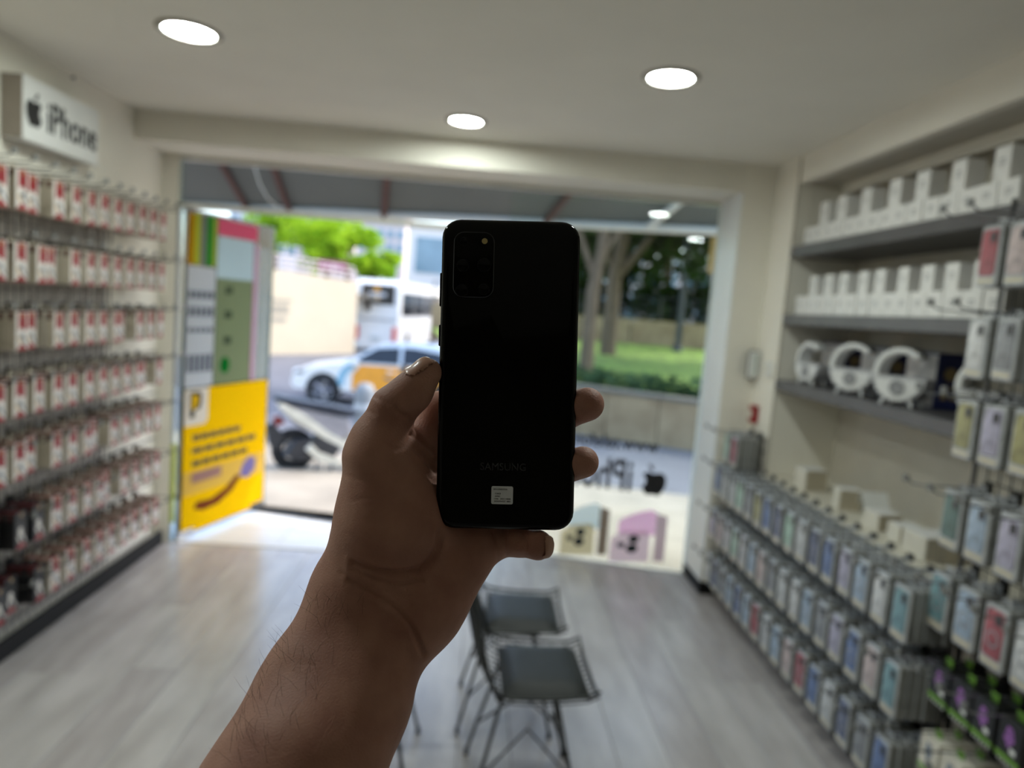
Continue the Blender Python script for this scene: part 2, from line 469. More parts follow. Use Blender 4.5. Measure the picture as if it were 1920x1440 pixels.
# phone stickers at the foot of the window
def phone_sticker(px0, px1, pyt, pyb, body_rgb, side_rgb, glow_rgb, label, name):
    a = on_win(px0, pyb); b = on_win(px1, pyb); t = on_win((px0 + px1) / 2, pyt)
    ux = (b - a).normalized(); w = (b - a).length; h = t.z - 0.012; o = Vector((a.x, a.y, 0.012))
    r = thing(name, label, 'sticker', o)
    def quadp(pts, dz=0.0012):
        return [o + ux * (x * w) + Vector((0, 0, 1)) * (z * h) + gn * dz for x, z in pts]
    def poly(nm, pts, mat, dz):
        P = quadp(pts, dz); Q = quadp(pts, dz - .0008); n = len(pts)
        return MB().add(P + Q, [tuple(range(n))] + [(i, (i + 1) % n, n + (i + 1) % n, n + i) for i in range(n)]).build(nm, mat, r)
    poly('side_band', [(.80, 0), (1.0, 0), (1.0, .86), (.80, .92)], film(name + '_side', side_rgb, .9), .0016)
    poly('upper_back', [(.12, .55), (.80, .50), (.80, .93), (.70, 1.0), (.45, .95), (.2, .85), (.12, .78)], film(name + '_glow', glow_rgb, .8), .0016)
    poly('front_back', [(0, 0), (.72, 0), (.72, .50), (.62, .60), (.2, .58), (0, .46)], film(name + '_body', body_rgb, .85), .0026)
    lens = M(name + '_lens', (30, 40, 42), .2)
    for cx, cz, rr in ((.42, .44, .10), (.40, .26, .11), (.20, .33, .07)):
        pts = [(cx + rr * math.cos(k * math.pi / 8), cz + rr * .8 * math.sin(k * math.pi / 8)) for k in range(16)]
        poly('lens', pts, lens, .0036)
phone_sticker(1140, 1243, 962, 1062, (228, 196, 210), (190, 160, 170), (250, 180, 230), 'pink phone picture sticker at the foot of the window', 'pink_phone_sticker')
phone_sticker(1048, 1136, 948, 1040, (214, 196, 150), (90, 66, 44), (214, 232, 236), 'gold phone picture sticker left of the pink one', 'gold_phone_sticker')

# open glass door, swung outwards on the left
DH = Vector((-1.80, 4.425, 0)); DE = Vector((-1.525, 5.29, 0)); DT = 2.06
dd = (DE - DH).normalized(); dn = Vector((dd.y, -dd.x, 0))                     # dn towards +x (seen side)
door = struct(MB().add(*slab(DH, DE, 0.012, DT, 0.010)).build('door_1', m_glass), 'frameless glass door standing open to the street')
MB().add(*slab(DH - dd * .004, DH + dd * .003, 0.012, DT, 0.012)).build('glass_edge', m_edge, door)
MB().add(*slab(DE - dd * .003, DE + dd * .004, 0.012, DT, 0.012)).build('glass_edge', m_edge, door)
MB().add(*slab(DE - dd * .16, DE + dd * .005, -0.005, 0.05, 0.03)).build('pivot_fitting', m_chrome, door)
MB().add(*slab(DH - dd * .005, DH + dd * .14, -0.005, 0.05, 0.03)).build('pivot_fitting', m_chrome, door)
struct(MB().box((-1.842, 4.415, 0.0), (-1.806, 4.425, 2.335)).build('window_2', m_glass), 'narrow fixed side pane left of the door')
struct(MB().box((-1.842, YF, -0.03), (G1.x, YF + .03, 0.004)).build('trim_8', m_alu), 'metal threshold strip under the entrance')
struct(MB().box((-1.842, YF + .015, 2.06), (0.15, YF + .035, 2.09)).build('trim_9', m_alu), 'slim rail above the entrance')

def on_door(px, py):
    return hit(px, py, DH + dn * .008, dn)
def door_poly(pts, d0=.007, t=.0012):
    """polygon on the door: pts are (fraction along the leaf, height)"""
    L_ = (DE - DH).length
    P = [DH + dd * (u * L_) + Vector((0, 0, z)) + dn * (d0 + t) for u, z in pts]; Q = [p - dn * t for p in P]; n = len(pts)
    return P + Q, [tuple(range(n)), tuple(reversed(range(n, 2 * n)))] + [(i, (i + 1) % n, n + (i + 1) % n, n + i) for i in range(n)]
def door_rect(u0, u1, z0, z1, **k):
    return door_poly([(u0, z0), (u1, z0), (u1, z1), (u0, z1)], **k)
def door_pt(u, z, d): return DH + dd * (u * (DE - DH).length) + Vector((0, 0, z)) + dn * d
# yellow poster
m_yel = film('yellow_poster_paper', (255, 216, 20), .97, var=.08, scale=3)
yp = thing('poster', 'large yellow advertising poster on the open glass door', 'poster', door_pt(.5, .02, .009))
MB().add(*door_rect(.03, .985, .02, .955, t=.0015)).build('sheet', m_yel, yp)
MB().add(*door_poly([(.03, .72), (.24, .72), (.27, .75), (.27, .955), (.03, .955)], d0=.0086)).build('logo_field', film('poster_white', (244, 244, 240), .97), yp)
m_ypd = M('poster_black_print', (40, 36, 14), .7)
MB().add(*door_poly([(.08, .77), (.13, .77), (.13, .82), (.18, .82), (.2, .86), (.2, .92), (.17, .935), (.08, .935)], d0=.0099)).build('logo', m_ypd, yp)
MB().add(*door_poly([(.10, .82), (.14, .83), (.165, .87), (.165, .91), (.10, .92)], d0=.0112)).build('logo_centre', m_yel, yp)
for k, (u0, u1) in enumerate(((.12, .66), (.12, .86), (.12, .76))):
    z = .62 - k * .085
    for j in range(6):
        a = u0 + (u1 - u0) * j / 6; b = a + (u1 - u0) / 6 * .86
        MB().add(*door_rect(a, b, z, z + .035, d0=.0088)).build('text_block', m_ypd, yp)
MB().add(*door_rect(.03, .985, .27, .42, d0=.0086)).build('pale_band', film('poster_pale_band', (240, 214, 110), .97), yp)
MB().add(*door_rect(.12, .44, .34, .41, d0=.0099)).build('button_print', film('poster_pink', (196, 160, 150), .97), yp)
MB().add(*door_poly([(.15, .17), (.25, .14), (.42, .15), (.58, .21), (.68, .29), (.62, .31), (.5, .24), (.34, .20), (.18, .21)], d0=.0099)).build('arm_print', film('poster_skin', (150, 84, 54), .97), yp)
MB().add(*door_poly([(.66, .30), (.76, .26), (.85, .31), (.86, .39), (.78, .42), (.70, .37)], d0=.0099)).build('phone_print', film('poster_violet', (160, 150, 205), .97), yp)
# upper films on the door
gs = thing('film_strip', 'tall olive green film strip on the glass door', 'poster', door_pt(.5, .97, .009))
MB().add(*door_rect(.32, .74, .965, 1.66)).build('olive_field', film('film_olive', (158, 166, 128), .80), gs)
MB().add(*door_rect(.32, .74, 1.66, 1.93)).build('pale_field', film('film_pale', (216, 228, 228), .7), gs)
MB().add(*door_poly([(.44 + .055 * math.cos(k * math.pi / 8), 1.09 + .055 * math.sin(k * math.pi / 8)) for k in range(16)], d0=.0085)).build('round_logo', film('film_green', (30, 140, 56), .95), gs)
for z in (1.23, 1.40, 1.56):
    MB().add(*door_rect(.42, .50, z, z + .05, d0=.0085)).build('icon', film('film_dark_icon', (104, 116, 92), .8), gs)
tag(MB().add(*door_rect(.32, .78, 1.935, 2.04)).build('red_sticker', film('film_red', (240, 120, 146), .8)), 'pinkish red sticker at the top of the glass door', 'sticker')
ps = thing('printed_film', 'milky white film with grey print on the hinge side of the door', 'poster', door_pt(.15, .98, .009))
MB().add(*door_rect(.02, .31, .965, 1.72)).build('milky_field', film('film_milky', (226, 222, 220), .62), ps)
for z, h_ in ((1.52, .05), (1.41, .06), (1.31, .03), (1.06, .11)):
    for j in range(5):
        MB().add(*door_rect(.04 + j * .054, .08 + j * .054, z, z + h_, d0=.0085)).build('print_block', film('film_grey_print', (120, 122, 132), .6), ps)
cs = thing('film_picture', 'yellow and green picture film at the top of the door', 'poster', door_pt(.15, 1.75, .009))
for k, (c, a, b) in enumerate((((210, 160, 30), .02, .08), ((205, 205, 70), .08, .14), ((150, 150, 140), .14, .20), ((70, 160, 60), .20, .27), ((190, 200, 90), .27, .31))):
    MB().add(*door_rect(a, b, 1.73, 2.04)).build('colour_field', film('film_field_%s' % 'abcde'[k], c, .75), cs)
MB().add(*door_rect(.75, .80, .965, 1.92)).build('pink_border', film('film_pink_border', (232, 190, 206), .6), gs)
MB().add(*door_rect(.80, .97, .965, 1.90)).build('hazy_field', film('film_hazy', (236, 238, 230), .28), gs)
tag(MB().box((-1.840, 4.4065, .98), (-1.808, 4.4120, 2.05)).build('milky_side_film', film('film_milky_side', (214, 212, 214), .6)), 'milky film strip high on the narrow side pane', 'poster')
tag(MB().box((-1.840, 4.408, .12), (-1.808, 4.4135, .62)).build('side_film', film('film_lime', (222, 226, 110), .75)), 'lime yellow film strip on the narrow side pane', 'poster')

# ---------------- ceiling downlights
m_lamp = emit('led_diffuser', (244, 255, 250), LAMP_STRENGTH)
m_ring = M('lamp_ring', (150, 144, 132), .5)
for (px, py, lb, d_) in ((355, 58, 'round ceiling downlight nearest the wall sign', .088), (1258, 145, 'round ceiling downlight nearest the right shelves', .082), (874, 226, 'round ceiling downlight nearest the shop front', .076)):
    c = at_z(px, py, ZC)
    r = thing('downlight', lb, 'ceiling light', (c.x, c.y, ZC), 'ceiling downlights')
    MB().lathe((0, 0, 0), [(d_ + .028, 0), (d_ + .028, -.004), (d_ + .018, -.010), (d_ + .002, -.007), (d_ + .001, -.001), (d_ + .001, 0.0)], 32).build('trim_ring', m_ring, r, smooth=True, local=True)
    MB().lathe((0, 0, 0), [(0.0001, -.0045), (d_ * .6, -.0045), (d_ + .0012, -.003)], 32).build('diffuser', m_lamp, r, smooth=True, local=True)

for (x_, y_, lb) in ((-1.13, 1.0, 'ceiling downlight left of the camera, out of view'), (.655, 1.0, 'ceiling downlight right of the camera, out of view')):  # unseen lamps added to brighten the room, continuing the visible rows
    r = thing('downlight', lb, 'ceiling light', (x_, y_, ZC), 'ceiling downlights')
    MB().lathe((0, 0, 0), [(.105, 0), (.105, -.004), (.095, -.009), (.085, -.007), (.083, -.001), (.083, 0.0)], 32).build('trim_ring', m_ring, r, smooth=True, local=True)
    MB().lathe((0, 0, 0), [(0.0001, -.0045), (.05, -.0045), (.0842, -.003)], 32).build('diffuser', m_lamp, r, smooth=True, local=True)

# ---------------- illuminated-look wall sign on the left
sg = thing('wall_sign', 'white box sign with fruit emblem and black lettering on the left wall', 'sign', (-1.89, 3.245, 2.12))
SX = -1.842
MB().bbox((XL + .001, 2.97, 2.122), (SX, 3.52, 2.372), .004).build('sign_box', [m_white], sg)
MB().box((XL + .002, 2.966, 2.126), (SX - .006, 2.970, 2.368)).build('side_panel', M('sign_side', (150, 140, 128), .6), sg)
m_sink = M('sign_black', (34, 35, 36), .5)
text_on(MB(), 'iPhone', .1, (SX + .001, 3.31, 2.245), (0, 1, 0), (0, 0, 1), width=.375, ext=.0008, height=.125, bold=.0015).build('lettering', m_sink, sg)
apple_mark(MB(), (SX + .001, 3.035, 2.25), (0, 1, 0), (0, 0, 1), .135, .001).build('emblem', m_sink, sg)
nl = MB(); nl.cyl((XL + .0005, 3.444, 2.495), (XL + .012, 3.444, 2.495), .003, n=8); nl.cyl((XL + .012, 3.444, 2.495), (XL + .015, 3.444, 2.495), .007, n=10)
tag(nl.build('wall_screw', m_wire), 'small dark screw in the left wall above the sign', 'screw')
# ================================================================== LEFT BOX DISPLAY
m_boxside = M('box_beige', (196, 186, 166), .6, var=.04)
m_boxwhite = M('box_print_white', (222, 214, 208), .5, var=.05, scale=30)
m_boxred = M('box_print_red', (146, 24, 36), .45, var=.1, scale=40)
m_boxdark = M('box_dark_red', (78, 20, 22), .5)
m_boxblue = M('box_print_grey', (128, 136, 148), .5, var=.15, scale=60)
m_boxgold = M('box_print_gold', (196, 160, 110), .5)
m_boxblack = M('box_black', (30, 30, 32), .45)
m_boxtop = M('box_top_red', (104, 28, 30), .5)
BW, BH, BT = .076, .150, .036
def accessory_mesh(name, black=False):
    """slim hanging carton: printed front towards +x, origin at the top centre of the back"""
    m = MB()
    x1 = BT; y0, y1 = -BW / 2, BW / 2
    if not black:
        mats = [m_boxside, m_boxwhite, m_boxred, m_boxdark, m_boxblue, m_boxgold, m_boxtop]
    else:
        mats = [m_boxblack, m_boxblack, m_boxred, m_boxdark, m_boxwhite, m_boxgold, m_boxdark]
    P = [(0, y0, -BH), (x1, y0, -BH), (x1, y1, -BH), (0, y1, -BH), (0, y0, 0), (x1, y0, 0), (x1, y1, 0), (0, y1, 0)]
    m.add(P, [(0, 3, 2, 1), (0, 1, 5, 4), (2, 3, 7, 6), (3, 0, 4, 7)], 0)
    m.add(P, [(1, 2, 6, 5)], 1); m.add(P, [(4, 5, 6, 7)], 6)
    e = x1 + .0004
    def q(ya, yb, za, zb, mi, x=e):
        m.add([(x, ya * BW, za * BH), (x, yb * BW, za * BH), (x, yb * BW, zb * BH), (x, ya * BW, zb * BH)], [(0, 1, 2, 3)], mi)
    if not black: q(-.30, .38, -.48, -.02, 2)
    q(-.08, .16, -.10, -.06, 5, e + .0002); q(-.04, .12, -.15, -.12, 5, e + .0002)
    def pg(pts, mi, x):
        m.add([(x, y * BW, z * BH) for y, z in pts], [tuple(range(len(pts)))], mi)
    W = 4 if black else 1
    pg([(-.05 + .20 * math.cos(k * math.pi / 5), -.52 + .105 * math.sin(k * math.pi / 5)) for k in range(10)], W, e + .0004)
    pg([(-.22, -.57), (-.05, -.62), (.22, -.56), (.12, -.66), (-.12, -.70)], 4, e + .0005)
    pg([(-.05, -.58), (.10, -.56), (.42, -.84), (.34, -.88)], 4, e + .0005)
    pg([(-.34, -.66), (-.22, -.62), (-.02, -.84), (-.14, -.86)], W if black else 5, e + .0003)
    pg([(-.46, -1.0), (.46, -1.0), (.32, -.92), (.02, -.82), (-.28, -.92)], 2, e + .0004)
    for s, yy in ((-1, y0 - .0004), (1, y1 + .0004)):
        m.add([(.008, yy, -.20 * BH), (.026, yy, -.20 * BH), (.026, yy, -.03 * BH), (.008, yy, -.03 * BH)], [(0, 1, 2, 3)], 3)
    # hanging tab with a slot
    m.box((.001, -.020, 0), (.003, -.007, .020), 0); m.box((.001, .007, 0), (.003, .020, .020), 0); m.box((.001, -.020, .012), (.003, .020, .020), 0)
    return m.mesh(name, mats)
me_acc = accessory_mesh('accessory_box'); me_accb = accessory_mesh('accessory_box_black', True)

m_tip = M('grey_hook_tip', (120, 120, 118), .6)
def hook_mesh(name, s, length, mat_rod, mat_block, tip=True):
    """peg hook reaching along s (+1 towards +x, -1 towards -x), origin at the grid"""
    m = MB()
    m.box((min(0, s * .012), -.014, -.022), (max(0, s * .012), .014, .020), 1)
    pts = [(s * .01, 0, 0), (s * length * .8, 0, 0), (s * length * .92, 0, .004), (s * length, 0, .022)]
    m.tube(pts, .0028, 6, 0)
    if tip: m.box((min(s * (length - .004), s * (length + .004)), -.010, .010), (max(s * (length - .004), s * (length + .004)), .010, .032), 2)
    return m.mesh(name, [mat_rod, mat_block, m_tip], smooth=False)
me_hookl = hook_mesh('peg_hook', 1, .25, m_wire, m_black)
XG = -1.893
rack = thing('wire_grid_rack', 'dark wire grid on the left wall hung with red and white boxes', 'display rack', (XG, 3.2, 0.085))
gm = MB()
for k in range(int((3.76 - 2.4) / .05) + 1):
    y = 2.4 + k * .05
    gm.cyl((XG, y, .09), (XG, y, 2.005), .0026, n=5)
gm.build('upright_wires', m_wire, rack)
gm = MB()
z = .13
while z < 2.01:
    gm.cyl((XG + .004, 2.4, z), (XG + .004, 3.76, z), .0026, n=5); z += .0667
gm.build('cross_wires', m_wire, rack)
MB().box((XL + .003, 2.4, .09), (XL + .012, 3.765, 1.99)).build('backing_panel', m_gridback, rack)
for z in (1.993, 1.723, 1.457, 1.195, .943, .662, .392):
    MB().box((XL + .001, 3.765, z - .006), (XL + .006, 4.36, z)).build('wall_rail', m_wire, rack)
ROWS_L = [1.985, 1.712, 1.447, 1.185, .932, .652, .382]
ROWN = ['top', 'second', 'third', 'fourth', 'fifth', 'sixth', 'bottom']
rl = random.Random(11)
for ri, zt in enumerate(ROWS_L):
    nh = 13
    seen = 0
    for hi_ in range(nh):
        y = 2.60 + .1205 * hi_ + rl.uniform(-.006, .006)
        # beyond the picture's left edge nothing of the row shows
        c_ = (Vector((-1.73, y, zt - .07)) - CAM); dpt = c_.dot(FWD)
        u = 960 + F * c_.dot(RIGHT) / dpt
        if u < -22 or y > 4.12: continue
        h = inst('hook', me_hookl, rack, Vector((XG, y, zt + .010)) - wloc(rack))
        n = 3 if rl.random() < .93 else 2
        if seen == 3 and ri in (0, 1, 2): n = 2
        blk = ri >= 5 and y < 3.07
        for k in range(n):
            o = inst('accessory_box', me_accb if blk else me_acc, None, (XG + .016 + k * (BT + .0015), y + rl.uniform(-.003, .003), zt + rl.uniform(-.003, .003)), (0, 0, rl.uniform(-.05, .05)))
            pos = 'front' if k == n - 1 else ORD[n - 1 - k]
            kind_ = 'black and red' if blk else 'red and white'
            lb = '%s %s box, %s hook from left, %s row of left display' % (pos, kind_, ORD[seen], ROWN[ri])
            tag(o, lb, 'box', '%s boxes on the left wall' % kind_)
        seen += 1

# ================================================================== RIGHT SHELVES
RS = struct(MB().bbox((1.585, 1.2, .800), (1.975, 3.735, .822), .004).build('trim_10', m_top), 'cream worktop ledge in the right niche')
for zt, lb in ((2.045, 'top dark grey shelf in the right niche'), (1.69, 'middle dark grey shelf in the right niche'), (1.342, 'lowest dark grey shelf in the right niche')):
    s = thing('wall_shelf', lb, 'shelf', (1.80, 2.4, zt - .052), 'dark grey niche shelves')
    MB().bbox((1.622, 1.2, zt - .052), (1.975, 3.732, zt), .004).build('board', m_shelf, s)
    MB().bbox((1.610, 1.2, zt - .054), (1.622, 3.732, zt + .0005), .003).build('front_edge', M('shelf_edge_%d' % int(zt * 100), (84, 82, 83), .35), s)

m_wbox = M('white_carton', (226, 224, 220), .45, var=.015)
m_wprint = M('grey_carton_print', (150, 150, 150), .5)
def white_box(w, h, d):
    m = MB(); m.bbox((0, -w / 2, 0), (d, w / 2, h), .0012, 0)
    e = -.0004
    for (ya, yb, za, zb) in ((-.18, .16, .60, .66), (-.22, .22, .50, .54), (-.10, .12, .42, .45)):
        m.add([(e, ya * w, za * h), (e, yb * w, za * h), (e, yb * w, zb * h), (e, ya * w, zb * h)], [(0, 1, 2, 3)], 1)
    m.add([(e, .30 * w, .14 * h), (e, .40 * w, .14 * h), (e, .40 * w, .2 * h), (e, .30 * w, .2 * h)], [(0, 1, 2, 3)], 1)
    return m.mesh('white_box', [m_wbox, m_wprint])
rb = random.Random(5)
me_wb = white_box(.094, .088, .10); me_wt = white_box(.078, .112, .07)
me_wb2 = white_box(.094, .096, .10); me_wt2 = white_box(.070, .098, .07)
def shelf_boxes(zs, mb_, mt_, hb, shelf, tops):
    for k in range(15):
        y = 3.60 - .0985 * k
        o = inst('white_box', mb_, None, (1.632 + rb.uniform(0, .006), y, zs + .0006), (0, 0, rb.uniform(-.02, .02)))
        tag(o, '%s white carton from the window in the lower tier on the %s shelf' % (ORD[k], shelf), 'box', 'white cartons on the %s shelf' % shelf)
    for k, y in enumerate(tops):
        o = inst('white_box', mt_, None, (1.640 + rb.uniform(0, .008), y, zs + hb + .0012), (0, 0, rb.uniform(-.04, .04)))
        tag(o, '%s white carton from the window standing on the lower tier, %s shelf' % (ORD[k], shelf), 'box', 'white cartons on the %s shelf' % shelf)
shelf_boxes(2.0455, me_wb, me_wt, .088, 'top', [at_x(p, 400, 1.64).y for p in (1542, 1576, 1619, 1672, 1720, 1784, 1864)])
shelf_boxes(1.6905, me_wb2, me_wt2, .096, 'middle', [at_x(p, 530, 1.64).y for p in (1524, 1552, 1581, 1615, 1649, 1692, 1735, 1781, 1834)])

# ---------------- ring shaped lamp speakers on the lowest shelf
m_spk = M('white_speaker', (222, 222, 220), .35, var=.02)
m_spk2 = M('pale_grey_speaker', (188, 188, 190), .45, var=.03)
m_grille = M('speaker_grille', (150, 150, 152), .6, var=.1, scale=200)
def lamp_speaker(loc, rz, label, R=.105, w=.085):
    """ring on a half drum with feet; disc axis along local +x (front)"""
    r = thing('lamp_speaker', label, 'speaker', loc, 'ring lamp speakers', rz)
    t = .022; cz = .020 + R
    m = MB(); n = 30; a0, a1 = math.radians(-85), math.radians(128)       # open arc, a C seen from the front
    P = []; sec = [(-w / 2, R), (w / 2, R), (w / 2 + .004, R - t / 2), (w / 2, R - t), (-w / 2, R - t)]; ns = len(sec)
    for k in range(n + 1):
        a = a0 + (a1 - a0) * k / n
        for x, rr in sec: P.append((x, -rr * math.cos(a), cz + rr * math.sin(a)))
    fs = [tuple(range(ns)), tuple(n * ns + i for i in reversed(range(ns)))]
    for k in range(n):
        for i in range(ns):
            j = (i + 1) % ns; fs.append((k * ns + i, k * ns + j, (k + 1) * ns + j, (k + 1) * ns + i))
    m.add(P, fs); ro = m.build('ring', m_spk, r, smooth=True, local=True)
    ea = math.radians(128); MB().bbox((-w / 2 - .002, -(R - t / 2) * math.cos(ea) - .014, cz + (R - t / 2) * math.sin(ea) - .012), (w / 2 + .005, -(R - t / 2) * math.cos(ea) + .014, cz + (R - t / 2) * math.sin(ea) + .012), .008).build('lamp_end', m_spk, ro, local=True)
    # lower half drum with a flat top
    Rd = R - .003
    m = MB(); pts = [(Rd * math.cos(math.pi + math.pi * k / 18), cz - .010 + Rd * .97 * math.sin(math.pi + math.pi * k / 18)) for k in range(19)]
    m.prism(pts, 'x', -w / 2 - .03, w / 2 + .004); m.build('speaker_body', m_spk2, r, local=True)
    m = MB(); pts = [(Rd * .86 * math.cos(math.pi + math.pi * k / 18), cz - .022 + Rd * .80 * math.sin(math.pi + math.pi * k / 18)) for k in range(19)]
    m.prism(pts, 'x', w / 2 + .004, w / 2 + .008); g = m.build('grille', m_spk, r, local=True)
    MB().lathe((w / 2 + .008, 0, cz - .052), [(.030, 0), (.030, .004), (.024, .005), (.022, .001), (.012, .002), (.0001, .003)], 20, axis='x').build('speaker_cone', m_grille, g, smooth=True, local=True)
    for sx in (-1, 1):
        for sy in (-1, 1):
            MB().cyl((sx * w * .40, sy * R * .42, cz - R * .84), (sx * w * .52, sy * R * .58, 0), .009, .005, 8).build('foot', m_spk, r, smooth=True, local=True)
    return r
SZ = 1.3425
lamp_speaker((1.695, 3.50, SZ), math.radians(190), 'small white ring lamp speaker turned sideways nearest the window', .098, .07)
lamp_speaker((1.700, 3.10, SZ), math.radians(214), 'white ring lamp speaker in the middle of the lowest shelf')
lamp_speaker((1.700, 2.74, SZ), math.radians(214), 'white ring lamp speaker beside the dark blue carton')
lamp_speaker((1.700, 2.24, SZ), math.radians(214), 'white ring lamp speaker half hidden behind the near case rack')
m_blue = M('dark_blue_carton', (24, 34, 84), .4, var=.06); m_bprint = M('carton_gold_print', (150, 130, 90), .5); m_bwhite = M('carton_picture', (200, 196, 194), .5, var=.1, scale=25)
def speaker_carton(y, x, label, rz):
    r = thing('speaker_carton', label, 'box', (x, y, SZ), 'lamp speaker cartons', rz)
    m = MB(); m.bbox((-.055, -.105, 0), (.055, .105, .222), .0015); m.build('carton', m_blue, r, local=True)
    MB().box((-.0562, -.100, .008), (-.0552, .100, .214)).build('front_picture', m_bwhite, r, local=True)
    MB().lathe((0, -.1056, .140), [(.026, 0), (.026, -.0008), (.0001, -.001)], 18, axis='y').build('round_print', m_bprint, r, local=True)
    for zz in (.085, .050):
        for xx in (-.018, .018):
            MB().box((xx - .012, -.1064, zz - .010), (xx + .012, -.1054, zz + .010)).build('icon_print', m_bprint, r, local=True)
    return r
speaker_carton(3.545, 1.865, 'blue and white speaker carton behind the small speaker', .05)
speaker_carton(3.16, 1.860, 'blue and white speaker carton behind the middle speaker', -.03)
speaker_carton(2.785, 1.850, 'dark blue speaker carton with round gold print on its side', -.02)

# ---------------- small things on the worktop ledge
m_cream = M('cream_carton', (218, 212, 198), .5, var=.03); m_kraft = M('beige_carton_side', (182, 172, 150), .6, var=.04)
def ledge_box(px, py, w, d, h, rz, label, X=1.72, stripe=False):
    p = at_x(px, py, X)
    r = thing('small_carton', label, 'box', (X, p.y, .8226), 'small cartons on the ledge', rz)
    MB().bbox((-d / 2, -w / 2, 0), (d / 2, w / 2, h), .002).build('carton', m_cream, r, local=True)
    MB().box((-d / 2 + .006, -w / 2 - .0006, .004), (d / 2 - .006, -w / 2, h - .004)).build('side_print', m_kraft, r, local=True)
    MB().box((-d / 2 + .004, -w / 2 + .004, h), (d / 2 - .004, w / 2 - .004, h + .0008)).build('lid', m_wbox, r, local=True)
    if stripe:
        for k in range(4):
            MB().box((-d / 2 + .01 + k * .02, -w / 2 - .0012, .006), (-d / 2 + .014 + k * .02, -w / 2 - .0006, h - .006)).build('print_line', m_wprint, r, local=True)
ledge_box(1520, 900, .10, .12, .105, .1, 'cream carton nearest the window on the ledge')
ledge_box(1590, 925, .075, .10, .095, -.15, 'narrow cream carton on the ledge beside the folded leaflet')
ledge_box(1655, 968, .10, .11, .070, .1, 'low cream carton in front of the folded leaflet')
ledge_box(1700, 985, .09, .10, .066, -.05, 'low cream carton in the middle of the ledge')
ledge_box(1752, 1010, .13, .16, .085, .05, 'widest cream carton with striped side on the ledge', stripe=True)
p = at_x(1640, 915, 1.80)
lf = MB(); lf.add([(1.74, p.y - .06, .8235), (1.86, p.y - .06, .8235), (1.86, p.y, .925), (1.74, p.y, .925), (1.74, p.y + .05, .8235), (1.86, p.y + .05, .8235)], [(0, 1, 2, 3), (3, 2, 5, 4)])
lf.add([(1.742, p.y - .057, .8235), (1.858, p.y - .057, .8235), (1.858, p.y, .922), (1.742, p.y, .922), (1.742, p.y + .047, .8235), (1.858, p.y + .047, .8235)], [(3, 2, 1, 0), (4, 5, 2, 3)])
tag(lf.build('folded_leaflet', m_white), 'white folded leaflet standing on the ledge', 'leaflet')

# ---------------- fittings on the wall strip by the column
kp = thing('wall_keypad', 'white rounded keypad with black rim beside the column', 'keypad', (1.575, 4.00, 1.395))
MB().bbox((1.555, 3.985, 1.315), (1.620, 4.030, 1.480), .012).build('rim', m_black, kp)
MB().bbox((1.550, 3.972, 1.322), (1.612, 3.986, 1.474), .010).build('face', m_white, kp)
for k in range(3): MB().bbox((1.566, 3.969, 1.350 + k * .038), (1.598, 3.973, 1.372 + k * .038), .003).build('button', M('keypad_button_%s' % 'abc'[k], (190, 200, 194), .4), kp)
sk = thing('wall_socket', 'white square wall socket right of the keypad', 'socket', (1.61, 3.84, 1.40))
MB().bbox((1.606, 3.80, 1.345), (1.6195, 3.885, 1.430), .004).build('plate', m_white, sk)
MB().lathe((1.606, 3.8425, 1.3875), [(.022, 0), (.022, -.004), (.018, -.004), (.017, .002), (.0001, .002)], 18, axis='x').build('outlet', m_cream, sk)
cp = thing('fire_call_point', 'small red fire alarm call point below the keypad', 'alarm', (1.60, 3.96, 1.07))
MB().bbox((1.585, 3.925, 1.068), (1.6195, 3.995, 1.168), .006).build('housing', m_red, cp)
MB().bbox((1.580, 3.938, 1.095), (1.5855, 3.982, 1.140), .002).build('press_plate', m_cream, cp)
# ================================================================== RIGHT CASE RACKS
XGR = 1.612
m_clear = M('frosted_clear_pack', (176, 178, 180), .3, var=.05, scale=40, spec=.6)
m_packside = M('pack_side_grey', (132, 132, 128), .35, var=.08, scale=60)
m_gold = M('pale_gold_label', (206, 196, 168), .4)
PW, PH, PT = .090, .182, .0295
CASES = [('clear', (206, 208, 212)), ('pale blue', (150, 178, 208)), ('blue', (62, 92, 158)), ('mint green', (170, 214, 190)), ('smoky grey', (120, 124, 130)), ('red', (158, 40, 52)), ('teal', (84, 140, 150)), ('pale pink', (206, 180, 178)), ('navy', (52, 66, 110)), ('olive', (146, 140, 70)), ('white', (224, 224, 224)), ('lilac', (170, 164, 196)), ('dark green', (52, 92, 84))]
m_cases = {n: M('case_%s' % n.replace(' ', '_'), tuple(int(v * .62 + 158 * .38) for v in c), .3, var=.16, scale=22) for n, c in CASES}
def rrect(w, h, r, n=3, cy=0.0):
    pts = []
    for cx, cz, a in ((w / 2 - r, h / 2 - r, 0), (-w / 2 + r, h / 2 - r, 90), (-w / 2 + r, -h / 2 + r, 180), (w / 2 - r, -h / 2 + r, 270)):
        for k in range(n + 1):
            t = math.radians(a + 90 * k / n); pts.append((cx + r * math.cos(t), cy + cz + r * math.sin(t)))
    return pts
